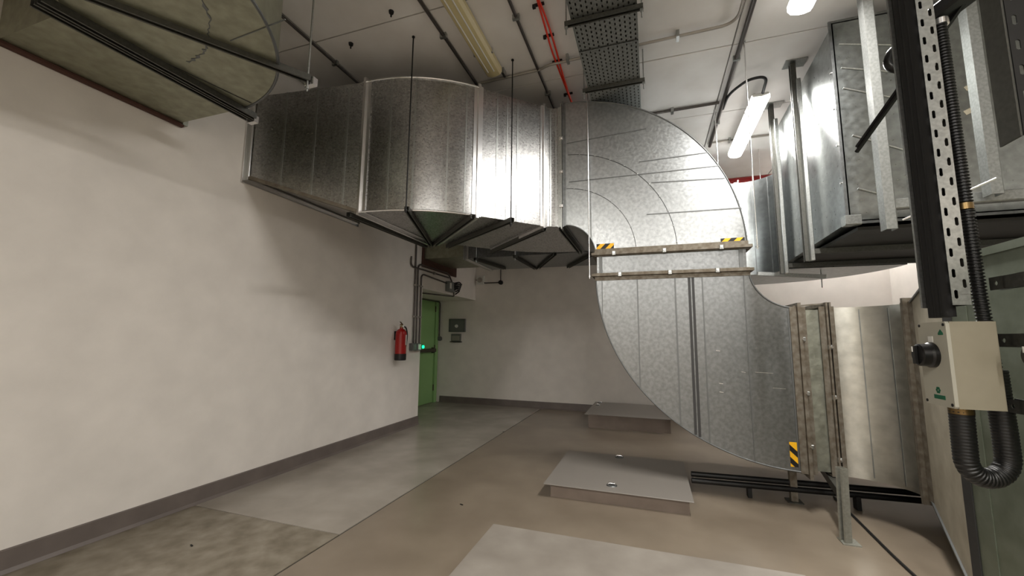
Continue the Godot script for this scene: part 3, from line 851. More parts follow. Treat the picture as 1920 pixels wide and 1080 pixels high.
# =====================================================================  duct at the top left
func duct_top_left():
	var yb := 2.92; var yt := 3.62
	var c := Vector2(-2.83, -0.85)
	var t := thing("duct_bend", "dusty duct bend overhead at the top left corner, entering the left wall", "duct", Vector3(-2.3, yb, -1.2))
	var p := PackedVector2Array([Vector2(XL + 0.005, -1.05)])
	p.append_array(arc2(c, 0.20, -90, 0, 8))
	p.append_array(arc2(c, 1.13, 0, -90, 30))
	p.append(Vector2(XL + 0.005, -1.98))
	var st := mb()
	plan(st, p, yb, yt)
	obj("casing", st, M.under, t)
	var pts := PackedVector3Array()
	for q in arc2(c, 1.135, 0, -90, 30): pts.append(Vector3(q.x, yb, q.y))
	parttube("edge_fold", pts, 0.009, M.seam, t, 6)
	rib(t, Vector3(-2.15, yb - 0.001, -1.457), Vector3(-1.731, yb - 0.001, -1.434), Vector3.DOWN, 0.004, 0.003, M.seam)
	for a in [[-78.0, 0.004]]:
		var dir := Vector3(cos(deg_to_rad(a[0])), 0, sin(deg_to_rad(a[0])))
		var o := Vector3(c.x, yb - 0.001, c.y)
		rib(t, o + dir * 0.22, o + dir * 1.12, Vector3.DOWN, a[1], 0.003, M.seamdark)
	# thin cracked sealant along a joint line, one ragged strip
	var rng := RandomNumberGenerator.new()
	rng.seed = 7
	var lft := PackedVector2Array()
	var rgt := PackedVector2Array()
	var ln := [Vector2(-1.95, -1.12), Vector2(-2.042, -1.247), Vector2(-2.099, -1.311), Vector2(-2.194, -1.369), Vector2(-2.289, -1.430), Vector2(-2.370, -1.471), Vector2(-2.461, -1.497), Vector2(-2.567, -1.507)]
	for i in 42:
		var f := minf(i / 41.0 * 7.0, 6.999)
		var q0: Vector2 = ln[int(f)]
		var q1: Vector2 = ln[int(f) + 1]
		var w := 0.0022 if rng.randf() < 0.6 else rng.randf_range(0.005, 0.013)
		var sd := (q1 - q0).normalized().orthogonal()
		var q := q0.lerp(q1, f - int(f)) - c + sd * rng.randf_range(-0.005, 0.005)
		lft.append(q + sd * w)
		rgt.append(q - sd * w)
	rgt.reverse()
	lft.append_array(rgt)
	st = mb()
	ext(st, lft, Vector3(c.x, yb - 0.0005, c.y), Vector3.RIGHT, Vector3.BACK, Vector3(0, -0.002, 0))
	obj("sealant", st, M.seam, t, "cracked grey sealant line")
	st = mb()
	beam(st, Vector3(XL + 0.02, yb - 0.012, -1.04), Vector3(XL + 0.02, yb - 0.012, -2.0), 0.04, 0.03, 0.008)
	obj("wall_seal", st, M.mastic, t, "reddish brown sealant strip along the wall")
	partbox("wall_angle", Vector3(XL + 0.002, yb - 0.012, -2.02), Vector3(XL + 0.05, yt, -1.985), M.dull, t)
	var s := thing("duct_section", "straight dusty duct above the viewer feeding the top left bend", "duct", Vector3(-2.165, yb, 1.0))
	st = mb()
	box(st, Vector3(-2.63, yb, -0.83), Vector3(-1.70, yt, 4.2))
	obj("casing", st, M.under, s)
	flange(s, Vector3(-2.165, 3.27, -0.83), Vector3.UP, 0.35, Vector3.RIGHT, 0.465, Vector3.BACK, M.galv, 0.03, 0.04)
	# slotted channels below
	var ch := [
		[Vector3(-2.76, yb - 0.03, -0.95), Vector3(-2.735, yb - 0.03, -2.06), "double slotted channel under the top left duct, the one nearer the wall", true],
		[Vector3(-2.54, yb - 0.02, -0.95), Vector3(-1.985, yb - 0.02, -1.85), "slotted channel slanting under the top left duct's curved edge", false]]
	for a in ch:
		var k := thing("support_channel", a[2], "channel", a[0])
		st = mb()
		var off := Vector3(0.03, 0, 0) if a[3] else Vector3.ZERO
		channel(st, a[0] - off + Vector3(0, 0.03, 0), a[1] - off + Vector3(0, 0.03, 0), 0.045, 0.04, Vector3.DOWN)
		obj("channel", st, M.strut, k)
		if a[3]:
			st = mb()
			channel(st, a[0] + off + Vector3(0, 0.03, 0), a[1] + off + Vector3(0, 0.03, 0), 0.045, 0.04, Vector3.DOWN)
			obj("channel", st, M.strut, k)
		# line of slots on its left face
		var d: Vector3 = (a[1] - a[0])
		var side: Vector3 = d.normalized().cross(Vector3.UP) * -1.0
		if side.x > 0: side = -side
		st = mb()
		for i in 24:
			var q: Vector3 = a[0] - off + d * ((i + 0.5) / 24.0) + side * 0.0235 + Vector3(0, -0.002, 0)
			beam(st, q - d.normalized() * 0.012, q + d.normalized() * 0.012, 0.002, 0.008)
		obj("slots", st, M.black, k).set_meta("kind", "stuff")
		partbox("end_bracket", a[1] + Vector3(-0.035, -0.03, -0.03), a[1] + Vector3(0.035, 0.02, 0.005), M.zincbright, k)
	rod(Vector3(-1.985, HC, -1.835), Vector3(-1.985, yb - 0.1, -1.835), "rod holding the slanting channel beside the top left duct", M.zinc)

# =====================================================================  duct run behind the riser
func duct_rear():
	var X := Vector3.RIGHT; var Y := Vector3.UP; var Z := Vector3.BACK
	var t := thing("duct_section", "low seen rear duct run behind the main one, straight to the left wall", "duct", Vector3(-1.6, 2.5, -6.05))
	partbox("casing", Vector3(-2.62, 2.50, -6.6), Vector3(-0.6, 3.65, -5.55), M.galv, t)
	flange(t, Vector3(-2.62, 3.075, -6.075), Y, 0.575, Z, 0.525, X, M.zincbright, 0.025, 0.04)
	flange(t, Vector3(-0.6, 3.075, -6.075), Y, 0.575, Z, 0.525, -X, M.zinc, 0.025, 0.04)
	flange(t, Vector3(-1.84, 3.075, -6.075), Y, 0.575, Z, 0.525, X, M.zincbright, 0.025, 0.02)
	var w := thing("duct_section", "end of the rear duct at the red sealed wall opening above the door recess", "duct", Vector3(-3.0, 2.5, -6.05))
	partbox("casing", Vector3(XL + 0.005, 2.55, -6.55), Vector3(-2.63, 3.6, -5.6), M.under, w)
	flange(w, Vector3(-2.625, 3.075, -6.075), Y, 0.575, Z, 0.525, -X, M.zinc, 0.025, 0.04)
	var st := mb()
	box(st, Vector3(XL + 0.001, 2.42, -6.75), Vector3(XL + 0.03, 3.75, -5.56), 0.006)
	obj("wall_seal", st, M.mastic, w, "red brown fire seal round the opening")
	var q := thing("duct_transition", "rear duct piece sloping down behind the riser", "duct", Vector3(-0.2, 2.2, -6.05))
	st = mb()
	ext(st, PackedVector2Array([Vector2(-0.595, 2.5), Vector2(0.2, 2.10), Vector2(0.2, 3.27), Vector2(-0.595, 3.65)]), Vector3(0, 0, -6.6), X, Y, Vector3(0, 0, 1.05))
	obj("casing", st, M.galv, q)
	flange(q, Vector3(0.2, 2.685, -6.075), Y, 0.585, Z, 0.525, -X, M.zinc, 0.025, 0.04)
	var r := thing("duct_bend", "curved bright duct right of the riser swinging toward the viewer", "duct", Vector3(1.4, 2.15, -6.0))
	var c := Vector2(1.10, -5.20)
	var p := PackedVector2Array([Vector2(0.21, -5.57)])
	p.append_array(arc2(c, 0.37, -90, 0, 16))
	p.append_array(arc2(c, 1.42, 0, -90, 20))
	p.append(Vector2(0.21, -6.62))
	st = mb()
	plan(st, p, 2.10, 3.27)
	obj("casing", st, M.galv2, r)
	flange(r, Vector3(1.10, 2.685, -6.095), Y, 0.585, Z, 0.525, -X, M.zinc, 0.03, 0.05)
	for y in [2.95, 2.5]: clamp_at(r, Vector3(1.10, y, -5.57), Z, X, M.zincbright)
	for a in [-68.0, -40.0]:
		var dir := Vector3(cos(deg_to_rad(a)), 0, sin(deg_to_rad(a)))
		var g := c + Vector2(dir.x, dir.z) * 0.369
		rib(r, Vector3(g.x, 2.11, g.y), Vector3(g.x, 3.26, g.y), -dir, 0.009, 0.003, M.seam)
	var ch := [
		[Vector3(-1.82, 2.45, -5.48), Vector3(-1.80, 2.45, -6.55), "support channel under the rear duct below its left joint"],
		[Vector3(-2.45, 2.45, -5.50), Vector3(-2.30, 2.45, -6.4), "double support channel under the rear duct nearest the left wall"],
		[Vector3(-1.22, 2.45, -5.45), Vector3(-1.74, 2.45, -6.5), "slanting support channel under the middle of the rear duct"],
		[Vector3(-0.72, 2.45, -5.6), Vector3(-1.25, 2.45, -6.55), "slanting support channel under the rear duct nearest the riser"]]
	for a in ch:
		st = mb()
		channel(st, a[0] + Vector3(0, 0.05, 0), a[1] + Vector3(0, 0.05, 0), 0.045, 0.041, Vector3.DOWN)
		one("support_channel", st, M.strut, a[2], "channel", "support channels under the rear duct")
	rod(Vector3(-2.44, HC, -5.52), Vector3(-2.44, 2.42, -5.52), "rod at the front of the rear duct nearest the left wall")
	rod(Vector3(-1.82, HC, -5.50), Vector3(-1.82, 2.42, -5.50), "rod at the front of the rear duct's left joint", M.zincbright)
	rod(Vector3(1.53, HC + 0.13, -6.32), Vector3(1.53, 3.27, -6.32), "short pale rod above the curved bright duct, near the red pipe", M.zincbright)
	# red pipe along the back, above the ducts
	var pp := thing("fire_pipe", "red painted pipe under the ceiling behind the curved duct", "pipe", Vector3(1.5, 3.76, -6.9))
	parttube("pipe", PackedVector3Array([Vector3(0.5, 3.71, -6.78), Vector3(XR, 3.71, -6.78)]), 0.075, M.redpipe, pp, 16)
	for x in [0.9, 2.3]:
		st = mb()
		tube(st, PackedVector3Array([Vector3(x - 0.03, 3.71, -6.78), Vector3(x + 0.03, 3.71, -6.78)]), 0.085, 16)
		obj("coupling", st, M.redpipe, pp)
		parttube("hanger", PackedVector3Array([Vector3(x, 3.78, -6.78), Vector3(x, HC + 0.13, -6.78)]), 0.006, M.zinc, pp, 8)

# =====================================================================  big duct on the right
func duct_right():
	var X := Vector3.RIGHT; var Y := Vector3.UP; var Z := Vector3.BACK
	var t := thing("duct_section", "huge galvanised duct filling the upper right with raised diagonal beads", "duct", Vector3(2.3, 2.2, -4.3))
	var st := mb()
	ext(st, PackedVector2Array([Vector2(-3.6, 2.2), Vector2(-3.6, 3.80), Vector2(-5.19, 3.72), Vector2(-5.19, 2.16)]), Vector3(1.44, 0, 0), Z, Y, Vector3(1.75, 0, 0))
	obj("casing", st, M.galv2, t)
	partbox("underside_shade_sheet", Vector3(1.50, 2.135, -5.12), Vector3(3.18, 2.16, -3.66), M.shadesheet, t)  # added dark sheet, deepens the unlit underside of the duct
	flange(t, Vector3(2.315, 3.0, -3.6), Y, 0.80, X, 0.875, -Z, M.galv, 0.028, 0.045)
	flange(t, Vector3(2.315, 2.94, -5.19), Y, 0.78, X, 0.875, Z, M.galv, 0.028, 0.045)
	for y in [2.5, 2.8, 3.1, 3.4]:
		st = mb()
		lathe(st, [Vector2(0.009, 0), Vector2(0.009, 0.012), Vector2(0, 0.013)], Vector3(1.412, y, -3.62), -X, 6)
		obj("bolt", st, M.zincbright, t)
	for q in [[1.47, 3.62, 1.93, 3.50], [1.47, 3.42, 1.93, 3.27], [1.47, 3.25, 1.93, 3.04], [1.5, 2.86, 1.98, 2.60], [1.5, 2.44, 1.68, 2.36]]:
		parttube("bead", PackedVector3Array([Vector3(q[0], q[1], -3.598), Vector3(q[2], q[3], -3.598)]), 0.008, M.zinc, t, 10)
	partbox("corner_piece", Vector3(1.40, 2.165, -3.66), Vector3(1.50, 2.24, -3.585), M.zinc, t, 0.006)
	for q in [[2.18, 3.10, 0.5], [2.16, 2.92, 0.4]]:
		st = mb()
		beam(st, Vector3(q[0], q[1], -3.597), Vector3(q[0] + 0.10, q[1] + 0.05, -3.597), 0.035, 0.003, 0.0, Z)
		obj("tape_scrap", st, M.boxside, t, "scrap of beige tape")
	var s := thing("duct_section", "dark underside section of the right duct reaching over the air handler", "duct", Vector3(3.3, 2.2, -4.6))
	partbox("casing", Vector3(3.235, 2.15, -5.6), Vector3(XR - 0.01, 3.7, -3.5), M.galv2, s)
	# hangers along its left face
	for a in [[1.385, -4.28, 2.02, "galvanised hanger post with ceiling plate along the right duct, the nearer of two"], [1.385, -5.02, 2.02, "galvanised hanger post with ceiling plate along the right duct, the farther of two"]]:
		var h := thing("hanger_post", a[3], "post", Vector3(a[0], a[2], a[1]))
		st = mb()
		channel(st, Vector3(a[0] + 0.0, a[2], a[1]), Vector3(a[0] + 0.0, HC - 0.012, a[1]), 0.05, 0.045, Vector3(-1, 0, 0))
		obj("channel", st, M.strut, h)
		st = mb()
		beam(st, Vector3(a[0] - 0.0, a[2], a[1] + 0.045), Vector3(a[0] - 0.0, HC - 0.2, a[1] + 0.045), 0.05, 0.035, 0.004)
		obj("back_channel", st, M.zinc, h)
		partbox("ceiling_plate", Vector3(a[0] - 0.09, HC - 0.012, a[1] - 0.06), Vector3(a[0] + 0.09, HC, a[1] + 0.07), M.zinc, h)
		st = mb()
		channel(st, Vector3(a[0] + 0.03, a[2] + 0.11, a[1]), Vector3(3.15, a[2] + 0.11, a[1]), 0.045, 0.045, Vector3.DOWN)
		obj("cross_channel", st, M.strut, h)
	# short bracket below the curved duct
	var b := thing("support_channel", "level channel end sticking out under the right duct above the white wall", "channel", Vector3(1.6, 2.05, -5.45))
	st = mb()
	channel(st, Vector3(1.2, 2.10, -5.35), Vector3(1.86, 2.04, -5.35), 0.045, 0.04, Vector3.DOWN)
	obj("channel", st, M.zinc, b)
	parttube("rod", PackedVector3Array([Vector3(1.82, 1.90, -5.35), Vector3(1.82, 2.16, -5.35)]), 0.006, M.zinc, b, 8)
	# posts in front of it
	for a in [[1.52, -3.25, 2.04, "pale galvanised ceiling post in front of the diagonal beads"], [2.06, -3.25, 2.22, "galvanised post at the right edge behind the corrugated conduit"]]:
		var h := thing("hanger_post", a[3], "post", Vector3(a[0], a[2], a[1]))
		st = mb()
		ext(st, PackedVector2Array([Vector2(-0.032, 0), Vector2(0.024, 0), Vector2(0.032, 0.008), Vector2(0.032, 0.075), Vector2(0.026, 0.075), Vector2(0.026, 0.014), Vector2(-0.026, 0.014), Vector2(-0.026, 0.075), Vector2(-0.032, 0.075)]), Vector3(a[0], a[2], a[1]), X, -Z, Vector3(0, HC - a[2] - 0.012, 0))
		obj("channel", st, M.post, h)
		partbox("ceiling_plate", Vector3(a[0] - 0.11, HC - 0.012, a[1] - 0.12), Vector3(a[0] + 0.11, HC, a[1] + 0.05), M.zinc, h)
	var cb := thing("support_channel", "level galvanised bar between the two posts under the right duct", "channel", Vector3(1.8, 2.2, -3.3))
	st = mb()
	beam(st, Vector3(1.55, 2.235, -3.38), Vector3(3.3, 2.235, -3.38), 0.06, 0.07, 0.006)
	obj("bar", st, M.post, cb)
	st = mb()
	tube(st, PackedVector3Array([Vector3(1.57, 2.09, -3.24), Vector3(1.90, 2.24, -3.0)]), 0.006, 8)
	one("brace_rod", st, M.zincbright, "thin bright rod from the foot of the pale post toward the slotted tray", "rod")

# =====================================================================  air handling unit
func air_handler():
	var X := Vector3.RIGHT; var Y := Vector3.UP; var Z := Vector3.BACK
	var xa := 1.43
	var t := thing("air_handler", "grey green air handling unit casing along the right edge", "air handler", Vector3(2.4, 0, -1.0))
	partbox("casing", Vector3(xa, 0.10, -2.68), Vector3(3.2, 1.70, 1.6), M.ahu, t, 0.01)
	partbox("plinth", Vector3(xa + 0.04, 0, -2.6), Vector3(3.16, 0.10, 1.55), M.dark, t)
	partbox("corner_profile", Vector3(xa - 0.006, 0.10, -2.70), Vector3(xa + 0.03, 1.71, -2.64), M.seamdark, t)
	partbox("top_profile", Vector3(xa - 0.008, 1.69, -2.7), Vector3(xa + 0.04, 1.725, 1.6), M.ahu, t)
	for z in [-1.75, -0.7]:
		partbox("panel_joint", Vector3(xa - 0.003, 0.14, z - 0.006), Vector3(xa + 0.01, 1.68, z + 0.006), M.seamdark, t)
	partbox("door_profile", Vector3(xa - 0.004, 0.12, -2.60), Vector3(xa + 0.01, 1.68, -2.53), M.ahu, t)
	# hood that widens from the duct flange to the casing
	var h := thing("duct_transition", "beige painted hood between the curved duct's flange and the air handler", "duct", Vector3(2.2, 0.1, -3.05))
	var st := mb()
	var A := [Vector3(1.685, 0.30, -3.495), Vector3(2.865, 0.30, -3.495), Vector3(2.865, 1.57, -3.495), Vector3(1.685, 1.57, -3.495)]
	var B := [Vector3(xa, 0.11, -2.702), Vector3(3.18, 0.11, -2.702), Vector3(3.18, 1.69, -2.702), Vector3(xa, 1.69, -2.702)]
	var mid := Vector3(2.3, 0.9, -3.05)
	for i in 4:
		var j := (i + 1) % 4
		var n: Vector3 = (A[j] - A[i]).cross(B[i] - A[i]).normalized()
		if n.dot((A[i] + B[j]) / 2 - mid) < 0: n = -n
		tri(st, A[i], A[j], B[j], n, n, n)
		tri(st, A[i], B[j], B[i], n, n, n)
	quad(st, A[0], A[1], A[2], A[3], -Z)
	quad(st, B[0], B[1], B[2], B[3], Z)
	obj("casing", st, M.hood, h)
	flange(h, Vector3(2.275, 0.935, -3.503), Y, 0.635, X, 0.60, Z, M.rust, 0.035, 0.085)
	st = mb()
	beam(st, A[3] + Vector3(-0.004, 0, 0), B[3] + Vector3(-0.004, 0, 0), 0.012, 0.012)
	obj("edge_fold", st, M.seam, h)
	st = mb()
	beam(st, A[0] + Vector3(-0.004, 0, 0), B[0] + Vector3(-0.004, 0, 0), 0.012, 0.012)
	obj("edge_fold", st, M.seam, h)
	# legs below the duct
	var lg := thing("floor_stand", "galvanised leg with a foot plate standing on the floor under the curved duct", "leg", Vector3(1.19, 0, -3.41))
	st = mb()
	channel(st, Vector3(1.19, 0.008, -3.41), Vector3(1.20, 0.47, -3.41), 0.05, 0.045, Vector3(-1, 0, 0.4))
	obj("channel", st, M.legpaint, lg)
	partbox("foot_plate", Vector3(1.14, 0, -3.46), Vector3(1.24, 0.008, -3.36), M.legpaint, lg)
	st = mb()
	beam(st, Vector3(1.20, 0.255, -3.44), Vector3(1.45, 0.255, -4.9), 0.045, 0.06)
	obj("cross_bar", st, M.strut, lg)
	var l2 := thing("floor_stand", "short dark leg under the lower elbow below the striped tape", "leg", Vector3(1.08, 0, -4.1))
	partbox("channel", Vector3(1.05, 0.008, -4.12), Vector3(1.10, 0.31, -4.07), M.rust, l2)
	partbox("foot_plate", Vector3(1.02, 0, -4.15), Vector3(1.13, 0.008, -4.04), M.strut, l2)

# =====================================================================  foreground right
func corrugated(st: SurfaceTool, path: PackedVector3Array, r: float, pitch: float, depth: float, sides := 16):
	var cv := Curve3D.new()
	cv.bake_interval = 0.004
	for p in path: cv.add_point(p)
	var L := cv.get_baked_length()
	var n := int(L / pitch * 4)
	var pts := PackedVector3Array()
	var rad := []
	for i in n + 1:
		pts.append(cv.sample_baked(L * i / n))
		rad.append(r - (depth if i % 4 >= 2 else 0.0))
	tube(st, pts, r, sides, rad)

func foreground():
	var X := Vector3.RIGHT; var Y := Vector3.UP; var Z := Vector3.BACK
	# place: d = 1.3 m from the lens
	var bx0 := 0.905                      # front plate of the switch, faces -X
	var zb0 := -1.70                      # its near side, faces +Z
	# vertical perforated tray with black cables inside
	var t := thing("cable_tray", "upright slotted tray with dark inside, hanging in front of the right duct", "cable tray", Vector3(0.98, 1.42, -1.72))
	var x0 := 0.905; var x1 := 0.952; var zn := -1.66; var zf := -1.80
	var y0 := 1.42
	var st := mb()
	var rows := int((HC - y0) / 0.067)
	perf(st, Vector3(x0, y0, zn), X, Y, 2, rows, (x1 - x0) / 2, 0.067, 0.009, 0.028, 0.002)
	obj("slotted_face", st, M.zinc, t)
	st = mb()
	perf(st, Vector3(x1, y0, zf), Z, Y, 3, rows, (zn - zf) / 3, 0.067, 0.010, 0.034, 0.002)
	obj("slotted_back", st, M.strut, t)
	partbox("far_side", Vector3(x0, y0, zf - 0.002), Vector3(x1, y0 + rows * 0.067, zf), M.strut, t)
	partbox("edge_lip", Vector3(x0 - 0.008, y0, zf - 0.002), Vector3(x0 + 0.003, y0 + rows * 0.067, zf + 0.008), M.zinc, t)
	partbox("coupler", Vector3(x0 + 0.01, y0 + 0.10, zf + 0.002), Vector3(x0 + 0.045, y0 + 0.22, zf + 0.006), M.boxside, t)
	for k in 3:
		st = mb()
		var xx := 0.920 - k * 0.002
		var zz := -1.775 + k * 0.037
		tube(st, PackedVector3Array([Vector3(xx, 1.385, zz), Vector3(xx, 1.6, zz), Vector3(xx + 0.002, 2.6, zz), Vector3(xx, HC - 0.02, zz)]), 0.0175, 10)
		one("power_cable", st, M.cable, "thick black cable inside the upright slotted tray, %s of three" % ["farthest", "middle one", "nearest"][k], "cable")
	# corrugated conduit right of it, and its loop into the switch
	st = mb()
	corrugated(st, PackedVector3Array([Vector3(1.043, 2.47, -1.80), Vector3(1.047, 2.0, -1.80), Vector3(1.055, 1.45, -1.80), Vector3(1.068, 1.2, -1.80)]), 0.0205, 0.0115, 0.005)
	var cg := one("corrugated_conduit", st, M.rubber, "black corrugated conduit running down beside the slotted tray", "conduit")
	for y in [2.47, 1.77]:
		st = mb()
		tube(st, PackedVector3Array([Vector3(1.046, y - 0.011, -1.80), Vector3(1.046, y + 0.011, -1.80)]), 0.0235, 14)
		obj("clamp_ring", st, M.zincbright if y > 2 else M.brass, cg)
	var loop := []
	loop.append(Vector3(0.955, 1.09, -1.772))
	loop.append(Vector3(0.953, 1.0, -1.772))
	for i in 13:
		var a := PI * i / 12.0
		var k := (1.0 - cos(a)) * 0.5
		loop.append(Vector3(0.952, 0.93, -1.772).lerp(Vector3(1.072, 0.94, -1.80), k) - Vector3(0, sin(a) * 0.062, 0))
	loop.append(Vector3(1.072, 1.02, -1.80))
	loop.append(Vector3(1.068, 1.215, -1.80))
	st = mb()
	corrugated(st, PackedVector3Array(loop), 0.031, 0.010, 0.0015, 18)
	var lp := one("conduit_loop", st, M.rubber, "thick black conduit loop hanging under the rotary switch box", "conduit")
	st = mb()
	tube(st, PackedVector3Array([Vector3(0.955, 1.072, -1.772), Vector3(0.955, 1.095, -1.772)]), 0.0315, 14)
	obj("gland", st, M.brass, lp)
	# rotary switch
	switch_box(Vector3(bx0, 1.095, zb0), "beige rotary switch box with a black knob on the slotted tray", true)
	switch_box(Vector3(1.075, 1.10, -1.52), "second beige switch box cut by the right edge of the photo", false)
	# perforated straps behind
	for a in [[1.475, 1.03, "upper perforated strap in front of the air handler"], [1.29, 1.03, "middle perforated strap between the two switch boxes"], [1.085, 1.03, "lower perforated strap under the switch boxes"]]:
		st = mb()
		perf(st, Vector3(1.075, a[0], -1.78), Z, Y, 11, 1, 0.055, 0.042, 0.014, 0.015, 0.003)
		var s := one("perforated_strap", st, M.strut, a[2], "strap")
		partbox("back_web", Vector3(1.095, a[0], -1.78), Vector3(1.10, a[0] + 0.042, -1.18), M.zinc, s)
	st = mb()
	ext(st, PackedVector2Array([Vector2(-0.10, 0), Vector2(0.05, 0.07), Vector2(0.05, -0.07)]), Vector3(1.424, 0.80, -2.05), Z, Y, Vector3(0.005, 0, 0))
	one("warning_sticker", st, M.blue, "blue corner of a sticker on the air handler at the right edge", "sticker")
	# dark cross arm and cables high up
	var ar := thing("cross_arm", "dark pair of bars slanting out behind the slotted tray at the top", "bracket", Vector3(1.0, 2.4, -1.9))
	for k in 2:
		partbeam("bar", Vector3(0.925, 2.17 + k * 0.02, -2.2 + k * 0.01), Vector3(1.16, 2.62 + k * 0.02, -1.66), 0.012, 0.012, M.black, ar)
	partbeam("arm", Vector3(1.02, 2.50, -1.86), Vector3(1.35, 2.66, -1.50), 0.09, 0.05, M.black, ar, 0.01)
	st = mb()
	tube(st, bend([Vector3(1.05, 2.36, -1.90), Vector3(0.945, 2.40, -1.93), Vector3(0.955, 2.47, -1.93), Vector3(1.06, 2.50, -1.90)], 0.05, 6), 0.02, 10)
	one("cable_bend", st, M.blackgloss, "black cable loop poking out left of the slotted tray", "cable")
	# second dark post with slots at the right edge
	var dp := thing("slotted_post", "dark slotted post cut by the top right corner of the photo", "post", Vector3(1.0, 1.86, -1.43))
	st = mb()
	perf(st, Vector3(0.972, 1.86, -1.43), X, Y, 2, 27, 0.032, 0.075, 0.010, 0.03, 0.003)
	obj("slotted_face", st, M.dark, dp)
	partbox("side", Vector3(0.967, 1.86, -1.50), Vector3(0.972, HC, -1.43), M.strut, dp)

func switch_box(o: Vector3, label: String, full: bool):
	# o: lower near left corner; depth along +X, width along -Z
	var w := 0.145; var h := 0.275; var d := 0.125
	var X := Vector3.RIGHT; var Y := Vector3.UP
	var t := thing("switch_box", label, "switch", o)
	var st := mb()
	var p := PackedVector2Array()      # plan in (x, -z) with rounded edges
	for q in [[d - 0.006, 0.006, 270.0], [d - 0.006, w - 0.006, 0.0], [0.0, w, 90.0], [0.0, 0.0, 180.0]]:
		if q[0] > 0.01: p.append_array(arc2(Vector2(q[0], q[1]), 0.006, q[2], q[2] + 90.0, 4))
		else: p.append(Vector2(0.008, q[1]))
	ext(st, p, o, X, Vector3.FORWARD, Vector3(0, h, 0))
	obj("body", st, M.boxside, t)
	st = mb()
	ext(st, rect(w, h, 0.006), o + Vector3(0.008, h / 2, -w / 2), Vector3.FORWARD, Y, Vector3(-0.010, 0, 0))
	var cv := obj("cover", st, M.boxface, t)
	var f := o + Vector3(-0.002, 0, 0)
	for q in [[0.01, 0.01], [w - 0.01, 0.01], [0.01, h - 0.01], [w - 0.01, h - 0.01]]:
		st = mb()
		lathe(st, [Vector2(0.005, 0), Vector2(0.005, 0.002), Vector2(0, 0.003)], f + Vector3(0, q[1], -q[0]), -X, 8)
		obj("screw", st, M.dark, cv)
	# knob
	var kc := f + Vector3(0, 0.165, -w * 0.55)
	st = mb()
	lathe(st, [Vector2(0.042, 0), Vector2(0.042, 0.012), Vector2(0.038, 0.018), Vector2(0.037, 0.038), Vector2(0.032, 0.042), Vector2(0, 0.042)], kc, -X, 28)
	var kn := obj("knob", st, M.blackgloss, t)
	st = mb()
	beam(st, kc + Vector3(-0.047, -0.03, 0), kc + Vector3(-0.047, 0.03, 0), 0.014, 0.012, 0.003, Vector3.BACK)
	obj("grip", st, M.blackgloss, kn)
	st = mb()
	beam(st, kc + Vector3(-0.054, 0.010, 0), kc + Vector3(-0.054, 0.028, 0), 0.006, 0.002, 0.0, X)
	obj("pointer", st, M.white, kn)
	if not full: return
	# white square label, triangle mark, emblem with a green name bar
	st = mb()
	beam(st, f + Vector3(-0.0005, 0.208, -w * 0.56), f + Vector3(-0.0005, 0.228, -w * 0.56), 0.024, 0.002, 0.0, X)
	obj("paper_label", st, M.white, cv)
	st = mb()
	ext(st, PackedVector2Array([Vector2(-0.012, 0), Vector2(0.012, 0), Vector2(0.012, 0.006), Vector2(0, 0.018), Vector2(-0.012, 0.006)]), f + Vector3(0, 0.232, -0.028), Vector3.FORWARD, Y, Vector3(-0.001, 0, 0))
	obj("triangle_mark", st, M.logo, cv)
	st = mb()
	for i in 6:
		var a := TAU * i / 6.0
		lathe(st, [Vector2(0.0045, 0), Vector2(0.0045, 0.001), Vector2(0, 0.001)], f + Vector3(0, 0.050 + 0.007 * sin(a), -0.072 - 0.007 * cos(a)), -X, 8)
	obj("emblem", st, M.logo, cv)
	st = mb()
	ext(st, rect(0.055, 0.013), f + Vector3(0, 0.028, -0.068), Vector3.FORWARD, Y, Vector3(-0.001, 0, 0))
	obj("name_bar", st, M.logo, cv)

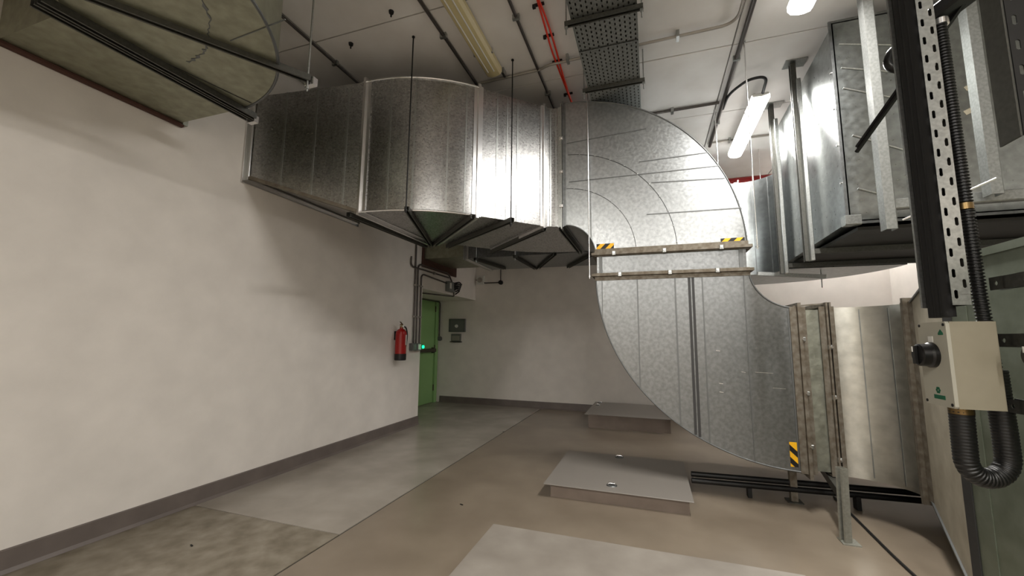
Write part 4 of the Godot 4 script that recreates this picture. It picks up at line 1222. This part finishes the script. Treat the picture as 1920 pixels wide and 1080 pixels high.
# =====================================================================  on the left and back walls
func wall_things():
	var Y := Vector3.UP
	# fire extinguisher
	var o := Vector3(XL + 0.095, 0.99, -4.95)
	var t := thing("fire_extinguisher", "red fire extinguisher with a black base hung on the left wall", "extinguisher", o)
	var st := mb()
	lathe(st, [Vector2(0, 0.04), Vector2(0.077, 0.04), Vector2(0.077, 0.36), Vector2(0.070, 0.395), Vector2(0.045, 0.425), Vector2(0.025, 0.435), Vector2(0.022, 0.455), Vector2(0, 0.455)], o, Y, 28)
	obj("cylinder", st, M.red, t)
	st = mb()
	lathe(st, [Vector2(0, 0), Vector2(0.074, 0), Vector2(0.080, 0.01), Vector2(0.080, 0.085), Vector2(0.077, 0.09)], o, Y, 28)
	obj("base", st, M.black, t)
	st = mb()
	lathe(st, [Vector2(0.024, 0.45), Vector2(0.026, 0.49), Vector2(0.016, 0.50), Vector2(0, 0.50)], o, Y, 14)
	obj("valve", st, M.brass, t)
	st = mb()
	beam(st, o + Vector3(0, 0.50, -0.02), o + Vector3(0.02, 0.535, 0.075), 0.02, 0.008)
	beam(st, o + Vector3(0, 0.475, -0.01), o + Vector3(0.02, 0.475, 0.08), 0.02, 0.008)
	obj("handle", st, M.zincbright, t)
	st = mb()
	lathe(st, [Vector2(0, 0), Vector2(0.016, 0), Vector2(0.016, 0.012), Vector2(0, 0.012)], o + Vector3(0.02, 0.47, 0.0), Vector3(1, 0, 0.3), 14)
	obj("gauge", st, M.white, t)
	parttube("hose", bend([o + Vector3(0, 0.47, -0.02), o + Vector3(0.02, 0.46, -0.08), o + Vector3(0.03, 0.36, -0.11), o + Vector3(0.02, 0.2, -0.10), o + Vector3(0.015, 0.13, -0.086)], 0.07, 6), 0.010, M.black, t)
	st = mb()
	var pa := PackedVector2Array()
	for i in 9:
		var a := deg_to_rad(-30 + i * 7.5)
		pa.append(Vector2(cos(a), -sin(a)) * 0.0785)
	for i in 9:
		var a := deg_to_rad(30 - i * 7.5)
		pa.append(Vector2(cos(a), -sin(a)) * 0.0772)
	ext(st, pa, o + Vector3(0, 0.21, 0), Vector3(0.906, 0, -0.42), Vector3(0.42, 0, 0.906), Vector3(0, 0.14, 0))
	obj("paper_label", st, M.white, t)
	st = mb()
	beam(st, Vector3(XL, 1.33, -4.95), Vector3(XL + 0.03, 1.33, -4.95), 0.06, 0.12)
	obj("wall_bracket", st, M.dark, t)
	# conduits beside the door recess
	var x := XL + 0.022
	var cd := [
		[[Vector3(x, 2.52, -5.24), Vector3(x, 2.37, -5.24), Vector3(x, 2.37, -6.45)], "dark conduit turning from the duct to the level run over the recess"],
		[[Vector3(x, 3.2, -5.36), Vector3(x, 1.22, -5.38)], "straight upright conduit left of the recess, leftmost into the wall boxes"],
		[[Vector3(x, 2.28, -6.62), Vector3(x, 2.44, -6.45), Vector3(x, 2.44, -5.44), Vector3(x, 1.22, -5.46)], "conduit with the topmost level run over the recess, turning down"],
		[[Vector3(x, 2.26, -6.45), Vector3(x, 2.30, -5.54), Vector3(x, 1.22, -5.55)], "conduit with the lowest level run over the recess, turning down at its edge"]]
	for a in cd:
		var c := thing("wall_conduit", a[1], "conduit", a[0][a[0].size() - 1])
		parttube("pipe", bend(a[0], 0.09, 7), 0.0125, M.conduit, c)
		for y in [1.62, 2.1]:
			var e: Vector3 = a[0][a[0].size() - 1]
			if e.y < 1.3: partbox("clip", Vector3(XL, y - 0.012, e.z - 0.024), Vector3(XL + 0.04, y + 0.012, e.z + 0.024), M.conduitlight, c)
			elif y > 2: partbox("clip", Vector3(XL, 2.345, -5.95), Vector3(XL + 0.04, 2.395, -5.93), M.conduitlight, c)
	st = mb()
	tube(st, bend([Vector3(x, 2.66, -5.68), Vector3(x, 2.62, -5.72), Vector3(x, 2.52, -5.75), Vector3(x, 2.46, -6.05), Vector3(x + 0.01, 2.46, -6.6)], 0.1, 6), 0.012, 8)
	one("red_cable", st, M.mastic, "brownish red cable curving down from the duct toward the red seal", "cable")
	for a in [[-5.36, "grey wall box under the conduits, the left one"], [-5.50, "grey wall box with the green lit button at the recess edge"]]:
		var b := thing("wall_box", a[1], "switch", Vector3(XL, 1.12, a[0]))
		partbox("body", Vector3(XL, 1.11, a[0] - 0.055), Vector3(XL + 0.06, 1.22, a[0] + 0.055), M.greybox, b, 0.006)
		partbox("cover", Vector3(XL + 0.06, 1.125, a[0] - 0.04), Vector3(XL + 0.068, 1.205, a[0] + 0.04), M.white if a[0] < -5.4 else M.greybox, b, 0.004)
		if a[0] < -5.4:
			st = mb()
			lathe(st, [Vector2(0, 0), Vector2(0.042, 0), Vector2(0.042, 0.02), Vector2(0, 0.02)], Vector3(XL + 0.055, 1.165, -5.57), Vector3(1, 0, 0), 16)
			obj("button_ring", st, M.logo, b)
			st = mb()
			lathe(st, [Vector2(0, 0), Vector2(0.026, 0), Vector2(0.024, 0.016), Vector2(0, 0.02)], Vector3(XL + 0.075, 1.165, -5.57), Vector3(1, 0, 0), 16)
			obj("button_light", st, M.led, b)
			var gl := OmniLight3D.new()
			gl.name = "button_glow"
			gl.light_color = Color(0.1, 1.0, 0.6)
			gl.light_energy = 0.0012
			gl.omni_range = 12
			gl.omni_attenuation = 2.0
			gl.light_size = 0.02
			gl.shadow_enabled = true
			gl.position = Vector3(0.12, 0.045, -0.07)
			b.add_child(gl)
	# emergency luminaire over the recess
	var em := thing("exit_lamp", "small dark emergency lamp over the recess with a knot of black cables", "lamp", Vector3(XL, 2.1, -6.5))
	partbox("body", Vector3(XL, 2.12, -6.62), Vector3(XL + 0.08, 2.30, -6.38), M.greybox, em, 0.008)
	partbox("label_plate", Vector3(XL + 0.08, 2.17, -6.46), Vector3(XL + 0.083, 2.27, -6.40), M.white, em)
	for k in 5:
		var y := 2.15 + k * 0.03
		parttube("cable", bend([Vector3(XL + 0.06, y, -6.55), Vector3(XL + 0.11 + 0.01 * k, y + 0.04, -6.62), Vector3(XL + 0.08, y + 0.02, -6.80 - 0.02 * k), Vector3(XL + 0.03, y - 0.05 + 0.02 * k, -6.72)], 0.05, 5), 0.012, M.black, em, 8)
	st = mb()
	tube(st, bend([Vector3(XL + 0.02, 2.14, -6.66), Vector3(XL + 0.02, 2.06, -6.70), Vector3(XL - 0.02, 2.05, -6.5), Vector3(XL - 0.3, 2.055, -5.9), Vector3(-4.2, 2.055, -6.4), Vector3(-4.19, 2.055, -7.66), Vector3(-4.19, 1.34, -7.66)], 0.07, 6), 0.012, 8)
	one("door_cable", st, M.conduit, "dark conduit along the recess top and down beside the green door", "conduit")
	var cp := thing("call_point", "small round dark push point beside the green door frame", "button", Vector3(-4.19, 1.28, ZB))
	st = mb()
	lathe(st, [Vector2(0, 0), Vector2(0.05, 0), Vector2(0.045, 0.05), Vector2(0, 0.055)], Vector3(-4.19, 1.29, ZB), Vector3.BACK, 16)
	obj("body", st, M.greybox, cp)
	# back wall devices
	var s1 := thing("alarm_panel", "grey framed box with a round sensor on the back wall by the door", "panel", Vector3(-3.79, 1.45, ZB))
	partbox("body", Vector3(-3.97, 1.43, ZB), Vector3(-3.60, 1.70, ZB + 0.05), M.greybox, s1, 0.006)
	for b in [[-3.96, 1.675, -3.61, 1.69], [-3.96, 1.44, -3.61, 1.455], [-3.96, 1.44, -3.945, 1.69], [-3.625, 1.44, -3.61, 1.69]]:
		partbox("frame", Vector3(b[0], b[1], ZB + 0.05), Vector3(b[2], b[3], ZB + 0.06), M.seam, s1)
	st = mb()
	lathe(st, [Vector2(0, 0), Vector2(0.035, 0), Vector2(0.028, 0.03), Vector2(0, 0.035)], Vector3(-3.79, 1.55, ZB + 0.05), Vector3.BACK, 16)
	obj("sensor", st, M.white, s1)
	var s2 := thing("small_panel", "small grey box below the framed box on the back wall", "panel", Vector3(-3.79, 1.25, ZB))
	partbox("body", Vector3(-3.91, 1.23, ZB), Vector3(-3.70, 1.39, ZB + 0.05), M.greybox, s2, 0.006)
	partbox("front", Vector3(-3.89, 1.255, ZB + 0.05), Vector3(-3.72, 1.35, ZB + 0.056), M.conduitlight, s2)
	partbox("lip", Vector3(-3.93, 1.22, ZB), Vector3(-3.68, 1.236, ZB + 0.065), M.black, s2)
	var hn := thing("wall_horn", "pale square sounder high on the back wall beside the red seal", "sounder", Vector3(-3.3, 2.6, ZB))
	partbox("body", Vector3(-3.36, 2.40, ZB), Vector3(-3.20, 2.58, ZB + 0.05), M.white, hn, 0.01)
	st = mb()
	lathe(st, [Vector2(0, 0), Vector2(0.03, 0), Vector2(0.055, 0.03), Vector2(0, 0.02)], Vector3(-3.28, 2.49, ZB + 0.05), Vector3.BACK, 16)
	obj("horn", st, M.conduitlight, hn)
	var jb := thing("wall_conduit", "dark conduit on the back wall ending in a round box", "conduit", Vector3(-2.84, 2.42, ZB))
	parttube("pipe", bend([Vector3(-3.38, 2.50, ZB + 0.03), Vector3(-3.2, 2.43, ZB + 0.03), Vector3(-2.84, 2.43, ZB + 0.03), Vector3(-2.84, 2.95, ZB + 0.03)], 0.05, 6), 0.012, M.conduit, jb)
	st = mb()
	lathe(st, [Vector2(0, 0), Vector2(0.045, 0), Vector2(0.045, 0.05), Vector2(0, 0.055)], Vector3(-2.84, 2.43, ZB), Vector3.BACK, 16)
	obj("round_box", st, M.dark, jb)

# =====================================================================  on the floor
func hatch(called_label: String, x0: float, x1: float, z0: float, z1: float, y: float, handle: Vector3):
	var t := thing("floor_hatch", called_label, "hatch", Vector3((x0 + x1) / 2, 0, (z0 + z1) / 2))
	partbox("curb", Vector3(x0 + 0.05, 0, z1 + 0.04), Vector3(x1 - 0.03, y - 0.008, z0 - 0.04), M.curb, t)
	partbox("lid", Vector3(x0, y - 0.008, z1), Vector3(x1, y, z0), M.lid, t, 0.002)
	for q in [handle, Vector3(handle.x, handle.y, z1 + 0.08)]:
		var st := mb()
		lathe(st, [Vector2(0.045, 0), Vector2(0.04, 0.006), Vector2(0.03, 0.006), Vector2(0.026, 0.003), Vector2(0, 0.003)], Vector3(q.x, y, q.z), Vector3.UP, 14)
		var k := obj("handle", st, M.seam, t)
		parttube("ring", bend([Vector3(q.x - 0.03, y + 0.004, q.z), Vector3(q.x - 0.025, y + 0.016, q.z), Vector3(q.x + 0.025, y + 0.016, q.z), Vector3(q.x + 0.03, y + 0.004, q.z)], 0.01, 4), 0.005, M.zincbright, k, 8)

func floor_things():
	hatch("grey steel hatch lid on a low curb, middle of the floor", -0.88, 0.27, -3.47, -4.56, 0.11, Vector3(-0.34, 0, -3.62))
	hatch("grey steel hatch lid on a curb near the back wall, partly behind the elbow", -0.97, 0.26, -6.30, -7.58, 0.20, Vector3(-0.88, 0, -7.2))
	var st := mb()
	box(st, Vector3(-1.09, 0, -2.86), Vector3(0.78, 0.006, 1.2), 0.002)
	one("floor_plate", st, M.plate, "flat light grey floor plate at the bottom edge of the photo", "plate")
	# black pipe behind the near hatch
	var t := thing("floor_pipe", "black pipe on small stands running under the lower elbow", "pipe", Vector3(1.0, 0.1, -4.1))
	for k in 2:
		parttube("pipe", PackedVector3Array([Vector3(0.3, 0.10 + k * 0.045, -4.02 - k * 0.03), Vector3(3.0, 0.10 + k * 0.045, -4.22 - k * 0.03)]), 0.022, M.black, t)
	for x in [0.75, 1.5, 2.4]:
		partbox("stand", Vector3(x - 0.015, 0, -4.12), Vector3(x + 0.015, 0.10, -4.05), M.dark, t)
	st = mb()
	tube(st, bend([Vector3(1.42, 0.008, -4.3), Vector3(1.40, 0.008, -3.9), Vector3(1.36, 0.008, -3.2), Vector3(1.36, 0.008, -2.2)], 0.2, 6), 0.008, 8)
	one("floor_line", st, M.dark, "thin dark line lying on the floor beside the air handler", "cable")  # thin dark tube drawn along the floor
	for ql in [[Vector3(-2.75, 0, -1.95), "tiny dark scrap on the stained bare concrete"], [Vector3(-2.0, 0, -5.6), "tiny dark scrap on the walkway joint"], [Vector3(-1.45, 0, -3.1), "tiny dark scrap on the brown floor left of the light floor plate"]]:
		var q: Vector3 = ql[0]
		st = mb()
		beam(st, Vector3(q.x - 0.012, 0.003, q.z), Vector3(q.x + 0.014, 0.004, q.z + 0.01), 0.008, 0.005)
		one("debris", st, M.dark, ql[1], "scrap", "scraps on the floor")
